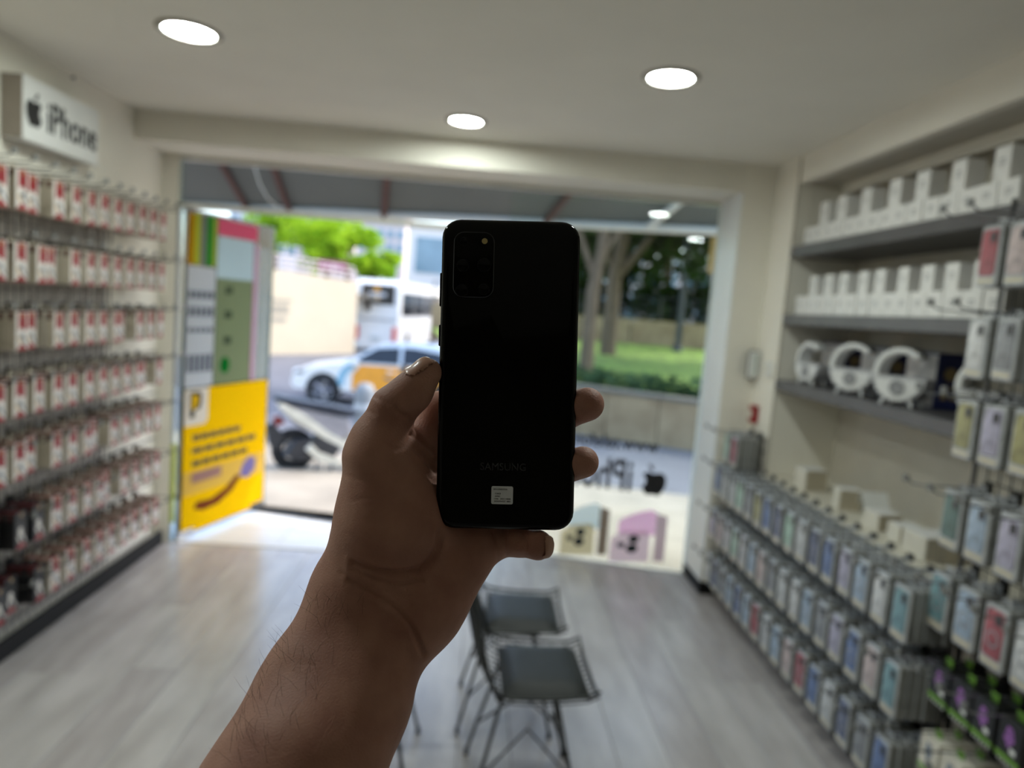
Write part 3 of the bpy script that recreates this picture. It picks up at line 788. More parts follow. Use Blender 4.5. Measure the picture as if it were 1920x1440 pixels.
def pack_mesh(name, tab=True):
    """clear pack, front towards -x; origin at the top centre of the front"""
    m = MB(); pts = rrect(PW, PH, .010, 3, -PH / 2)
    n = len(pts)
    inn = rrect(PW - .010, PH - .010, .007, 3, -PH / 2)
    P = [(PT, y, z) for y, z in pts] + [(.003, y, z) for y, z in pts] + [(0, y, z) for y, z in inn]
    m.add(P, [tuple(range(n))] + [(i, (i + 1) % n, n + (i + 1) % n, n + i) for i in range(n)], 1)
    m.add(P, [(n + i, n + (i + 1) % n, 2 * n + (i + 1) % n, 2 * n + i) for i in range(n)] + [tuple(range(2 * n, 3 * n))], 0)
    if tab:
        m.box((PT - .004, -.018, 0), (PT - .002, -.006, .022), 0); m.box((PT - .004, .006, 0), (PT - .002, .018, .022), 0); m.box((PT - .004, -.018, .013), (PT - .002, .018, .022), 0)
    return m.mesh(name, [m_clear, m_packside])
me_pack = pack_mesh('case_package'); me_shell = pack_mesh('pack_shell', False)
me_tab = MB().box((PT - .004, -.018, 0), (PT - .002, -.006, .022)).box((PT - .004, .006, 0), (PT - .002, .018, .022)).box((PT - .004, -.018, .013), (PT - .002, .018, .022)).mesh('hang_tab', m_clear)
me_lab = MB().box((-.0012, -.034, -.170), (-.0004, .034, -.159)).mesh('label_strip', m_gold)
me_insert = {}
for nm, _c in CASES:
    m = MB(); pts = rrect(.068, .138, .010, 3, -.081); n = len(pts)
    P = [(-.0004, y, z) for y, z in pts] + [(-.0030, y * .97, -.081 + (z + .081) * .97) for y, z in pts]
    m.add(P, [(i, (i + 1) % n, n + (i + 1) % n, n + i) for i in range(n)] + [tuple(range(n, 2 * n))])
    me_insert[nm] = m.mesh('phone_case', m_cases[nm])
m_cut = M('case_camera_cutout', (60, 60, 62), .4); m_ringm = M('magnet_ring', (150, 150, 156), .4)
me_cut = MB().bbox((-.0042, -.026 + .0, -.050), (-.0031, -.002, -.022), .001).mesh('camera_cutout', m_cut)
me_mag = MB().lathe((-.0032, 0, -.095), [(.024, 0), (.024, -.0006), (.019, -.0006), (.019, 0)], 18, axis='x').mesh('magnet_ring', m_ringm)
PROTO = {}
def front_pack(nm, mag):
    r = bpy.data.objects.new('case_package', None); r.empty_display_size = .03; COL.objects.link(r)
    inst('shell', me_shell, r); inst('hang_tab', me_tab, r); inst('label_strip', me_lab, r)
    c = inst('phone_case', me_insert[nm], r)
    inst('camera_cutout', me_cut, c)
    if mag: inst('magnet_ring', me_mag, c)
    return r
me_hookr = hook_mesh('peg_hook_right', -1, .27, m_chrome, m_black)
rc = random.Random(23)
def grid_panel(root, y0, y1, z0, z1, x=XGR, step=.05):
    gm = MB()
    for k in range(int((y1 - y0) / step) + 1): gm.cyl((x, y0 + k * step, z0), (x, y0 + k * step, z1), .0026, n=5)
    gm.build('upright_wires', m_wire, root)
    gm = MB(); z = z0 + .01
    while z < z1: gm.cyl((x - .004, y0, z), (x - .004, y1, z), .0026, n=5); z += .0667
    gm.build('cross_wires', m_wire, root)
def hang(root, y, zt, n, colour, mag, rackname, row, ordn, jit=.004):
    inst('hook', me_hookr, root, Vector((XGR - .004, y, zt + .012)) - wloc(root))
    x = XGR - .020
    for k in range(n):                    # k = 0 nearest the grid
        x -= PT + .0022
        fr = k == n - 1
        rz = rc.uniform(-.035, .035)
        if fr: o = front_pack(colour, mag)
        else: o = inst('case_package', me_pack)
        o.location = (x, y + rc.uniform(-jit, jit), zt + rc.uniform(-.003, .002)); o.rotation_euler = (0, 0, rz)
        if fr: lb = 'front %s phone case pack, %s hook from window, %s row, %s' % (colour, ordn, row, rackname)
        else: lb = '%s clear case pack on %s hook from window, %s row, %s' % (ORD[n - 1 - k], ordn, row, rackname)
        tag(o, lb, 'phone case', 'phone case packs on the right wall')
lrk = thing('wire_case_rack', 'low wire rack of phone cases below the right ledge', 'display rack', (XGR, 3.0, .11))
grid_panel(lrk, 2.11, 4.02, .11, .79)
MB().box((1.600, 2.105, .10), (1.610, 2.112, .79)).build('end_bracket', m_black, lrk)
# short upright extension at the far end, on the wall strip
grid_panel(lrk, 3.76, 4.02, .79, 1.02, x=1.612)
light = ['clear', 'white', 'clear', 'smoky grey', 'pale blue', 'clear', 'lilac']
deep = ['blue', 'navy', 'mint green', 'teal', 'red', 'olive', 'pale pink', 'pale blue']
row_cols = {
 'upper': ['blue', 'clear', 'clear', 'mint green', 'smoky grey', 'olive', 'blue', 'navy', 'mint green', 'clear', 'navy', 'blue', 'lilac', 'pale blue', 'white', 'teal'],
 'middle': ['lilac', 'pale pink', 'clear', 'mint green', 'clear', 'pale blue', 'pale pink', 'smoky grey', 'clear', 'white', 'pale blue', 'smoky grey', 'lilac', 'blue', 'pale pink', 'teal'],
 'bottom': ['clear', 'navy', 'smoky grey', 'pale blue', 'blue', 'pale blue', 'red', 'clear', 'pale blue', 'pale pink', 'red', 'blue', 'clear', 'navy', 'smoky grey', 'blue']}
for row, zt in (('upper', .812), ('middle', .552), ('bottom', .288)):
    for h in range(16):
        y = 3.955 - .1195 * h
        if row == 'upper' and h == 0: pass
        hang(lrk, y, zt, 5, row_cols[row][h], h % 3 == 1, 'low right rack', row, ORD[h])
for h, c in ((0, 'mint green'), (1, 'red')):
    hang(lrk, 3.955 - .1195 * h, 1.00, 4, c, False, 'end of right rack', 'highest', ORD[h])
# tall near rack
nrk = thing('wire_case_rack', 'tall wire rack of phone cases at the right picture edge', 'display rack', (XGR, 1.7, .11))
grid_panel(nrk, 1.30, 2.10, .11, 2.06, x=XGR)
MB().box((1.604, 2.150, .83), (1.614, 2.160, 2.06)).build('end_upright', m_wire, nrk)
near_cols = [['red', 'pale pink'], ['white', 'smoky grey'], ['olive', 'lilac', 'olive'], ['dark green', 'pale blue', 'lilac', 'blue'], ['teal', 'pale blue', 'red', 'white', 'clear']]
for ri, zt in enumerate((1.962, 1.688, 1.436, 1.152, .888)):
    for h, c in enumerate(near_cols[ri]):
        hang(nrk, 2.078 - .1185 * h, zt, 3, c, ri == 4, 'near right rack', ['top', 'second', 'third', 'fourth', 'fifth'][ri], ORD[h])

# black screen-protector cartons and white-green cartons below
m_green = M('lime_green_print', (104, 150, 50), .45); m_purple = M('violet_crystal_print', (150, 96, 168), .4, var=.25, scale=80); m_pblack = M('protector_black', (22, 23, 22), .4)
def protector_mesh(black=True):
    w, h, d = .085, .125, .06
    m = MB(); m.bbox((0, -w / 2, -h), (d, w / 2, 0), .0015, 0)
    e = -.0005
    def pg(pts, mi, x=e): m.add([(x, y * w, z * h) for y, z in pts], [tuple(range(len(pts)))], mi)
    pg([(-.10, -.18), (.12, -.16), (.24, -.45), (.02, -.62), (-.22, -.42)], 2)
    pg([(-.30, -.60), (-.06, -.58), (-.06, -.70), (-.30, -.72)], 3)
    pg([(-.5, -.80), (.5, -.80), (.5, -.92), (-.5, -.92)], 1)
    for k in range(5): pg([(-.40 + k * .17, -.94), (-.32 + k * .17, -.94), (-.32 + k * .17, -.985), (-.40 + k * .17, -.985)], 3)
    m.box((d * .4, -.015, 0), (d * .4 + .002, .015, .022), 1)
    if black: return m.mesh('protector_carton', [m_pblack, m_green, m_purple, m_white])
    return m.mesh('protector_carton_white', [m_cream, m_green, m_boxblue, m_green])
me_pb = protector_mesh(); me_pwh = protector_mesh(False)
for zt, me, nm, col_ in ((.628, me_pb, 'black', 'black protector carton with violet crystal'), (.395, me_pwh, 'white', 'white protector carton with green stripe')):
    for h in range(4):
        y = 2.00 - .098 * h
        inst('hook', me_hookr, nrk, Vector((XGR - .004, y, zt + .014)) - wloc(nrk))
        for k in range(2):
            o = inst('protector_carton', me, None, (1.540 - k * .062, y + rc.uniform(-.003, .003), zt), (0, 0, rc.uniform(-.02, .02)))
            tag(o, '%s %s, %s hook from window on near rack' % ('front' if k else 'rear', col_, ORD[h]), 'box', '%s protector cartons' % nm)

# ================================================================== WIRE CHAIRS
m_pad = M('black_leatherette', (26, 29, 28), .56, var=.08, scale=30, bump=.15, bscale=300)
m_cwire = M('dark_chair_wire', (62, 63, 62), .3, metal=.8)
def chair(loc, rz, label):
    """wire shell chair facing local +x"""
    r = thing('wire_chair', label, 'chair', loc, 'wire chairs in the middle of the shop', rz)
    sz = .405
    def shell(u, v):
        """u 0 front edge .. 1 top of back, v -1..1 across"""
        hw = .205 - .02 * abs(2 * u - 1)
        if u < .5:
            t = u / .5; x = .205 - .36 * t; z = sz - .012 * math.sin(t * math.pi) + (.014 if t < .05 else 0)
            z += .030 * v ** 4
        else:
            t = (u - .5) / .5; x = -.155 - .065 * t - .025 * math.sin(t * math.pi * .5); z = sz + .36 * t ** 1.15
            x += .045 * v * v * (1 - .3 * t); z += .012
        if .40 < u < .60:
            t = (u - .40) / .20; z += .018 * math.sin(t * math.pi); x += .0
        return (x, v * hw, z)
    m = MB()
    for k in range(13):
        v = -1 + 2 * k / 12 * 1.0
        m.tube([shell(u / 20, v * .98) for u in range(21)], .0021, 5)
    for k in range(15):
        u = k / 14
        m.tube([shell(u, -1 + 2 * j / 10) for j in range(11)], .0021, 5)
    m.build('wire_shell', m_cwire, r, local=True)
    rim = [shell(0, -1 + 2 * j / 10) for j in range(11)] + [shell(u / 20, 1) for u in range(1, 20)] + [shell(1, 1 - 2 * j / 10) for j in range(11)] + [shell(1 - u / 20, -1) for u in range(1, 20)]
    m = MB(); m.tube(rim, .0045, 6, closed=True); m.tube([(p[0] * 1.0, p[1] * .97, p[2] - .018) for p in rim], .0032, 6, closed=True); m.build('rim', m_cwire, r, local=True)
    # seat pad: soft cushion
    m = MB(); nx_, ny_ = 10, 10; P = []; fs = []
    for s in (1, 0):
        for i in range(nx_ + 1):
            for j in range(ny_ + 1):
                a = -1 + 2 * i / nx_; b = -1 + 2 * j / ny_
                e = (1 - abs(a) ** 6) * (1 - abs(b) ** 6)
                P.append((.045 + a * .140, b * .165, sz + .006 + (.030 * e ** .5 if s else 0.0)))
    n1 = (nx_ + 1) * (ny_ + 1)
    for i in range(nx_):
        for j in range(ny_):
            q = i * (ny_ + 1) + j
            fs.append((q, q + ny_ + 1, q + ny_ + 2, q + 1)); fs.append((n1 + q, n1 + q + 1, n1 + q + ny_ + 2, n1 + q + ny_ + 1))
    m.add(P, fs); m.build('seat_pad', m_pad, r, smooth=True, local=True)
    # back pad
    m = MB(); P = []; fs = []
    for s in (1, 0):
        for i in range(nx_ + 1):
            for j in range(ny_ + 1):
                a = -1 + 2 * i / nx_; b = -1 + 2 * j / ny_; e = (1 - abs(a) ** 6) * (1 - abs(b) ** 6)
                q = Vector(shell(.77 + a * .17, b * .72)); P.append((q.x + .006 + (.024 * e ** .5 if s else 0), q.y, q.z))
    for i in range(nx_):
        for j in range(ny_):
            q = i * (ny_ + 1) + j
            fs.append((q, q + ny_ + 1, q + ny_ + 2, q + 1)); fs.append((n1 + q, n1 + q + 1, n1 + q + ny_ + 2, n1 + q + ny_ + 1))
    m.add(P, fs); m.build('back_pad', m_pad, r, smooth=True, local=True)
    feet = []
    for sx in (-1, 1):
        for sy in (-1, 1):
            top = (sx * .085, sy * .095, sz - .02); foot = (sx * .175, sy * .170, .012)
            l = MB(); l.tube([top, (sx * .13, sy * .135, sz * .5), foot], .0062, 8); lo = l.build('leg', m_cwire, r, smooth=True, local=True)
            MB().cyl((foot[0], foot[1], 0), (foot[0], foot[1], .024), .009, .008, 10).build('foot_cap', m_black, lo, local=True)
            feet.append((top, foot))
    for sy in (-1, 1):
        MB().tube([(-.15, sy * .15, .13), (0, sy * .10, .27), (.15, sy * .15, .13)], .0042, 6).build('brace', m_cwire, r, local=True)
    for sx in (-1, 1):
        MB().tube([(sx * .15, -.15, .13), (sx * .09, 0, .27), (sx * .15, .15, .13)], .0042, 6).build('brace', m_cwire, r, local=True)
    MB().tube([(.11, -.115, sz - .025), (.11, .115, sz - .025), (-.10, .115, sz - .025), (-.10, -.115, sz - .025)], .0045, 6, closed=True).build('seat_frame', m_cwire, r, local=True)
    return r
chair((.245, 2.245, 0), math.radians(2), 'wire chair with black seat pad nearest the camera')
chair((.205, 2.70, 0), math.radians(-1), 'wire chair with black seat pad behind the nearest one')
chair((-.30, 2.36, 0), math.radians(178), 'wire chair mostly hidden behind the forearm')
# ================================================================== STREET
m_asph = M('asphalt', (108, 109, 114), .95, var=.06, scale=1.2, bump=.3, bscale=80, spec=.1)
m_pave = M('pale_paving', (150, 143, 130), .8, var=.08, scale=2.0, bump=.1, spec=.15)
m_tile = M('white_entrance_tile', (214, 216, 218), .35, var=.02)
m_dark = M('dark_step_edge', (70, 72, 74), .6)
m_grass = M('lawn_grass', (104, 128, 44), .9, var=.2, scale=3, bump=.6, bscale=120)
m_stone = M('tan_stone', (178, 152, 118), .85, var=.10, scale=2.5, bump=.3, bscale=30, rgb2=(146, 120, 90))
m_creamwall = M('cream_render', (214, 199, 172), .85, var=.02, scale=.8)
m_bark = M('grey_bark', (112, 92, 74), .9, var=.12, scale=6, stretch=(3, 3, .6), bump=.5, bscale=25)
def leafmat(name, rgb, rgb2, tr=.45):
    m = bpy.data.materials.new(name); m.use_nodes = True
    N = m.node_tree.nodes; L = m.node_tree.links; N.clear()
    o = N.new('ShaderNodeOutputMaterial'); mx = N.new('ShaderNodeMixShader'); d = N.new('ShaderNodeBsdfDiffuse'); t = N.new('ShaderNodeBsdfTranslucent')
    nz = N.new('ShaderNodeTexNoise'); nz.inputs['Scale'].default_value = 1.3; tc = N.new('ShaderNodeTexCoord'); cr = N.new('ShaderNodeValToRGB')
    cr.color_ramp.elements[0].color = lin(rgb2); cr.color_ramp.elements[1].color = lin(rgb); cr.color_ramp.elements[0].position = .35; cr.color_ramp.elements[1].position = .65
    L.new(tc.outputs['Object'], nz.inputs['Vector']); L.new(nz.outputs['Fac'], cr.inputs[0]); L.new(cr.outputs[0], d.inputs[0]); L.new(cr.outputs[0], t.inputs[0])
    mx.inputs[0].default_value = tr; L.new(d.outputs[0], mx.inputs[1]); L.new(t.outputs[0], mx.inputs[2]); L.new(mx.outputs[0], o.inputs[0])
    return m
m_leaf_l = leafmat('bright_leaves', (176, 206, 56), (112, 156, 36))
m_leaf_d = leafmat('dark_leaves', (62, 84, 34), (34, 50, 22), .3)
m_hedge = leafmat('blue_green_leaves', (92, 116, 84), (52, 74, 50), .3)
SA = math.radians(15)
sdir = Vector((math.cos(SA), -math.sin(SA), 0)); tdir = Vector((math.sin(SA), math.cos(SA), 0)); S0 = Vector((-1.0, 5.10, 0))
def st(s, t, z): return S0 + sdir * s + tdir * t + Vector((0, 0, z))
def gz(t):
    if t < 0: return -.17
    return -.17 - .055 * min(t, 10.3)
# entrance platform: big tiles with a dark step edge
plat = struct(MB().add([(-3.4, 4.45, -.2), (4.6, 4.45, -.2), tuple(st(5.6, 0, -.2)), tuple(st(-2.4, 0, -.2)), (-3.4, 4.45, -.045), (4.6, 4.45, -.045), tuple(st(5.6, 0, -.045)), tuple(st(-2.4, 0, -.045))][:8], [(0, 1, 2, 3), (4, 5, 6, 7), (0, 1, 5, 4), (1, 2, 6, 5), (2, 3, 7, 6), (3, 0, 4, 7)]).build('entrance_platform', m_pave), 'white tiled platform outside the door')
for i in range(9):
    x0 = -3.0 + i * .6; x1 = x0 + .594
    ye = lambda x: 5.10 - (x + 1.0) * math.tan(SA) - .03
    for (a, b) in ((4.46, 4.86), (4.866, None)):
        y0 = a; ya = ye(x0) if b is None else min(b, ye(x0)); yb = ye(x1) if b is None else min(b, ye(x1))
        if ya - y0 < .03 or yb - y0 < .03: continue
        P = [(x0, y0, -.045), (x1, y0, -.045), (x1, yb, -.045), (x0, ya, -.045)]; Q = [(p[0], p[1], -.030) for p in P]
        MB().add(P + Q, [(4, 5, 6, 7), (0, 1, 5, 4), (1, 2, 6, 5), (2, 3, 7, 6), (3, 0, 4, 7)]).build('tile', m_tile, plat)
for k in range(8):
    a = st(-2.3 + k * .45, -.03, -.046); b = st(-2.3 + k * .45 + .44, -.03, -.046); c_ = st(-2.3 + k * .45 + .44, .012, -.046); d_ = st(-2.3 + k * .45, .012, -.046)
    MB().add([tuple(q) for q in (a, b, c_, d_)] + [(q.x, q.y, -.024) for q in (a, b, c_, d_)], [(0, 3, 2, 1), (4, 5, 6, 7), (0, 1, 5, 4), (1, 2, 6, 5), (2, 3, 7, 6), (3, 0, 4, 7)]).build('edge_strip', m_dark, plat)
def strip(name, s0, s1, t0, t1, mat, label, n=6, lift=0.0):
    m = MB(); P = []; fs = []
    for k in range(n + 1):
        t = t0 + (t1 - t0) * k / n
        P += [tuple(st(s0, t, gz(t) + lift)), tuple(st(s1, t, gz(t) + lift))]
    for k in range(n): fs.append((2 * k, 2 * k + 1, 2 * k + 3, 2 * k + 2))
    m.add(P, fs)
    return struct(m.build(name, mat), label)
strip('sidewalk', -14, 14, 0, 3.6, m_pave, 'pale sidewalk in front of the shop')
strip('road', -60, 30, 3.6, 30, m_asph, 'grey road falling away from the shop', n=14, lift=-.06)
strip('far_road', -60, 60, 30, 160, m_asph, 'road and ground in the distance', n=4, lift=-.08)
kb = MB(); P = [];
for s in (-14, 14):
    for (t, z) in ((3.45, gz(3.45) + .005), (3.62, gz(3.62) + .005), (3.62, gz(3.62) - .10), (3.45, gz(3.45) - .10)): P.append(tuple(st(s, t, z)))
kb.add(P, [(0, 1, 2, 3), (4, 7, 6, 5), (0, 4, 5, 1), (1, 5, 6, 2), (2, 6, 7, 3), (3, 7, 4, 0)])
struct(MB().box((0.28, 4.455, -.2), (5.2, 6.0, -.031)).build('forecourt', m_pave), 'sunlit paving outside the slanting window')
struct(kb.build('kerb', m_pave), 'kerb stone along the sidewalk')

# awning over the front
aw = thing('awning', 'grey awning with brown ribs outside above the shop front', 'awning', (0, 5.2, 2.3))
e0 = at(200, 373, 6.35); e1 = at(1500, 436, 5.3)
m_awn = M('grey_awning_sheet', (92, 97, 95), .6, var=.05, scale=1.5)
m_rib = M('brown_rib', (84, 54, 48), .6)
def aw_pt(u, v):      # u along 0..1, v 0 at the wall .. 1 at the outer edge
    a = Vector((-3.6, 4.47, 3.05)); b = Vector((3.3, 4.47, 3.05))
    return a.lerp(b, u).lerp(e0.lerp(e1, u), v)
nu_ = 8
for k in range(nu_):
    u0 = k / nu_; u1 = (k + 1) / nu_
    P = [aw_pt(u0, 0), aw_pt(u1, 0), aw_pt(u1, 1), aw_pt(u0, 1)]; Q = [p + Vector((0, 0, .012)) for p in P]
    MB().add(P + Q, [(0, 1, 2, 3), (4, 7, 6, 5), (0, 1, 5, 4), (1, 2, 6, 5), (2, 3, 7, 6), (3, 0, 4, 7)]).build('panel', m_awn, aw)
def edge_u(px):
    best = min((abs((lambda c: 960 + F * c.dot(RIGHT) / c.dot(FWD))(aw_pt(k / 400, .8) - CAM) - px), k / 400) for k in range(401)); return best[1]
for px in (437, 524, 722, 1057, 1260):
    u = edge_u(px)
    MB().tube([aw_pt(u, 0) - Vector((0, 0, .03)), aw_pt(u, 1) - Vector((0, 0, .03))], .028, 6).build('rib', m_rib if px != 1260 else m_alu, aw)
MB().tube([e0 + Vector((0, 0, -.02)), e1 + Vector((0, 0, -.02))], .034, 8).build('front_bar', m_alu, aw)
# small lamp cable hanging under the awning
cb = [aw_pt(edge_u(470), .45), at(477, 312, 5.3), at(487, 345, 5.35), at(502, 372, 5.4), at(523, 390, 5.5)]
tag(MB().tube(cb, .006, 6).build('hanging_cable', m_cream), 'pale cable drooping under the awning', 'cable')
ys_ = MB(); a = at(1341, 445, 4.75); b = at(1335, 512, 4.75); ys_.bbox((a.x - .022, 4.73, b.z), (a.x + .022, 4.77, a.z), .004)
ysr = ys_.build('yellow_wall_strip', M('ochre_strip', (196, 164, 92), .6)); tag(ysr, 'ochre vertical strip outside beside the column', 'strip')

# retaining wall of the ramp on the left, with railing
wa = at(430, 655, 26.0); wb = at(664, 668, 31.0); wt = 2.55
wdir = (Vector((wb.x, wb.y, 0)) - Vector((wa.x, wa.y, 0))).normalized(); wnrm = Vector((wdir.y, -wdir.x, 0))
wa2 = Vector((wa.x, wa.y, 0)) - wdir * 8; wb2 = Vector((wb.x, wb.y, 0))
za = at(497, 494, wa.y + .9).z; zb = at(664, 529, wb.y).z
def zt_w(f): return zb + (za - zb) * (1 - f) * 1.5
P = [wa2 + wnrm * .0, wb2, wb2 - wnrm * .6, wa2 - wnrm * .6]
m_b = MB(); zz = [zt_w(0), zt_w(1), zt_w(1), zt_w(0)]
m_b.add([(p.x, p.y, -1.4) for p in P] + [(p.x, p.y, z) for p, z in zip(P, zz)], [(0, 3, 2, 1), (4, 5, 6, 7), (0, 1, 5, 4), (1, 2, 6, 5), (2, 3, 7, 6), (3, 0, 4, 7)])
struct(m_b.build('wall_ramp', m_creamwall), 'long cream retaining wall across the street')
rl_ = thing('railing', 'pale railing along the top of the cream wall', 'railing', wb2 + Vector((0, 0, zt_w(1))))
Lw = (wb2 - wa2).length
m_rail = M('pale_pink_railing', (206, 192, 190), .5)
for k in range(13):
    f = k / 12; p = wa2.lerp(wb2, f) - wnrm * .3; MB().cyl((p.x, p.y, zt_w(f)), (p.x, p.y, zt_w(f) + .62), .035, n=6).build('post', m_rail, rl_)
for dz in (.2, .42, .62):
    p = wa2 - wnrm * .3; q = wb2 - wnrm * .3
    MB().tube([(p.x, p.y, zt_w(0) + dz), (q.x, q.y, zt_w(1) + dz)], .028, 6).build('rail', m_rail, rl_)
# grey lettering on the wall
lt = hit(528, 585, wa2 + wnrm * .02, wnrm)
m_b = MB()
m_grl = M('grey_paint_letters', (150, 146, 136), .8)
wlt = thing('wall_lettering', 'faded grey lettering on the cream wall', 'lettering', lt)
for k, (du, dz, w_) in enumerate(((0, .45, 1.0), (-.05, .2, .8), (-.05, -.0, .85), (-.1, -.3, .7))):
    for j in range(5):
        o_ = lt + wdir * (du + (j - 2) * w_ / 5) + Vector((0, 0, dz))
        MB().add([o_ + wdir * x + Vector((0, 0, z)) for x, z in ((-.06, -.05), (.07, -.05), (.07, .06), (-.06, .06))], [(0, 1, 2, 3)]).build('letter', m_grl, wlt)

def foliage(rng, blobs, n, size):
    """leaf quads scattered through ellipsoids: list of (centre, radii)"""
    vol = [b[1][0] * b[1][1] * b[1][2] for b in blobs]; tot = sum(vol)
    P = []; fs = []
    for (c, r), v in zip(blobs, vol):
        for _ in range(max(20, int(n * v / tot))):
            d = Vector((rng.gauss(0, 1), rng.gauss(0, 1), rng.gauss(0, 1))).normalized() * (rng.random() ** .35)
            p = Vector((c[0] + d.x * r[0], c[1] + d.y * r[1], c[2] + d.z * r[2]))
            a = Vector((rng.gauss(0, 1), rng.gauss(0, 1), rng.gauss(0, .6))).normalized(); b_ = a.cross(Vector((rng.gauss(0, 1), rng.gauss(0, 1), rng.gauss(0, 1)))).normalized()
            s = size * rng.uniform(.6, 1.3); k = len(P)
            P += [p + a * s, p + b_ * s * .5, p - a * s, p - b_ * s * .5]; fs.append((k, k + 1, k + 2, k + 3))
    return MB().add(P, fs)
def blob_cloud(rng, c, R, n, r0, r1):
    out = []
    for _ in range(n):
        d = Vector((rng.gauss(0, 1), rng.gauss(0, 1), rng.gauss(0, 1))).normalized() * rng.random() ** .5
        r = rng.uniform(r0, r1); out.append(((c[0] + d.x * R[0], c[1] + d.y * R[1], c[2] + d.z * R[2]), (r, r, r * .8)))
    return out
def tree(name, base, height, crown, rng, mat, label, group, n=2600, size=.16, trunk_r=.16, limbs=(), bl=(14, .5, .9)):
    r = thing(name, label, 'tree', base, group)
    c = (base[0] + crown[3][0], base[1] + crown[3][1], base[2] + height)
    t = MB(); t.tube([Vector(base) - Vector((0, 0, .3)), Vector(base) + Vector((0, 0, height * .35)), Vector((c[0] * .4 + base[0] * .6, c[1] * .4 + base[1] * .6, base[2] + height * .7)), Vector(c)], trunk_r, 8, rs=[trunk_r * 1.25, trunk_r, trunk_r * .7, trunk_r * .25])
    t.build('trunk', m_bark, r, smooth=True)
    for (h0, dx, dy, dz, rr) in limbs:
        p = Vector(base) + Vector((0, 0, h0)); MB().tube([p, p + Vector((dx * .5, dy * .5, dz * .45)), p + Vector((dx, dy, dz))], rr, 7, rs=[rr, rr * .75, rr * .4]).build('limb', m_bark, r, smooth=True)
    f = foliage(rng, blob_cloud(rng, c, crown[:3], *bl), n, size).build('foliage', mat, r); f['kind'] = 'stuff'
    return r
rt = random.Random(31)
# bright trees above the ramp
for (px, py, Y, R_, lb) in ((520, 420, 42, 2.2, 'bright green tree left of the group above the wall'), (588, 448, 40, 2.3, 'bright green tree in the middle above the wall'), (655, 445, 44, 1.7, 'bright green tree with open crown behind the maroon board'), (700, 488, 38, 1.15, 'small round bright green tree nearest the white bus'), (615, 478, 37, 1.0, 'low yellow green bush behind the ramp railing')):
    c = at(px, py, Y); tree('street_tree', (c.x, c.y, c.z - R_ * 1.5), R_ * 1.5, (R_, R_, R_ * .75, (0, 0)), rt, m_leaf_l, lb, 'trees above the ramp', n=2200, size=.17, trunk_r=.12, bl=(14, R_ * .3, R_ * .5))
# upper level ground behind the wall
struct(MB().box((-40, 31.7, 1.6), (-4.6, 60, 1.8)).build('upper_terrace', m_pave), 'raised ground behind the ramp wall')
# maroon board
bd = thing('notice_board', 'maroon board with pale panel above the ramp wall', 'board', at(622, 512, 34.5))
a = at(597, 486, 34.5); b = at(649, 511, 34.5)
MB().bbox((a.x, 34.4, b.z), (b.x, 34.5, a.z), .02).build('panel', M('maroon_board', (140, 52, 78), .6), bd)
MB().box((a.x + .1, 34.38, b.z + .1), (b.x - .2, 34.4, a.z - .25)).build('pale_field', M('pale_board_field', (200, 150, 170), .6), bd)
for x in (a.x + .15, b.x - .15): MB().cyl((x, 34.45, 1.7), (x, 34.45, b.z), .04, n=6).build('leg', m_rail, bd)
# far buildings
m_bw = M('pale_facade', (226, 220, 214), .8, var=.02, scale=.3); m_bp = M('rose_facade', (206, 190, 182), .8, var=.02, scale=.3); m_pane = M('window_pane_blue', (120, 146, 160), .15, var=.1, scale=.5); m_fr = M('window_frame_pale', (216, 222, 224), .5)
def building(px0, px1, pyt, pyb, Y, cols, rows, mat, label, pane=m_pane, frac=.62, depth=8):
    a = at(px0, (pyt + pyb) / 2, Y); b = at(px1, (pyt + pyb) / 2, Y); zt = at((px0 + px1) / 2, pyt, Y).z; zb_ = at((px0 + px1) / 2, pyb, Y).z
    r = thing('building', label, 'building', ((a.x + b.x) / 2, Y, -1.0))
    MB().box((a.x, Y, -1.0), (b.x, Y + depth, zt)).build('facade', mat, r)
    MB().box((a.x - .2, Y - .2, zt), (b.x + .2, Y + depth, zt + .35)).build('cornice', m_fr, r)
    cw = (b.x - a.x) / cols; rh = (zt - zb_) / rows
    for i in range(cols):
        for j in range(rows):
            x = a.x + cw * (i + .5); z = zb_ + rh * (j + .5); w = cw * frac / 2; h = rh * frac / 2
            f = MB().box((x - w - .06, Y - .08, z - h - .06), (x + w + .06, Y + .02, z + h + .06)).build('window', m_fr, r)
            MB().box((x - w, Y - .1, z - h), (x + w, Y - .07, z + h)).build('pane', pane, f)
    return r
building(560, 668, 330, 470, 95, 6, 6, m_bp, 'rose grey apartment block far behind the trees')
building(672, 762, 300, 500, 80, 5, 8, m_bp, 'tall rose office block with window grid behind the trees')
building(764, 850, 428, 530, 62, 1, 1, m_bw, 'white building with one tall glazed front beside the bus', frac=.66)
building(430, 560, 350, 480, 110, 6, 5, m_bw, 'pale apartment block behind the leftmost tree')

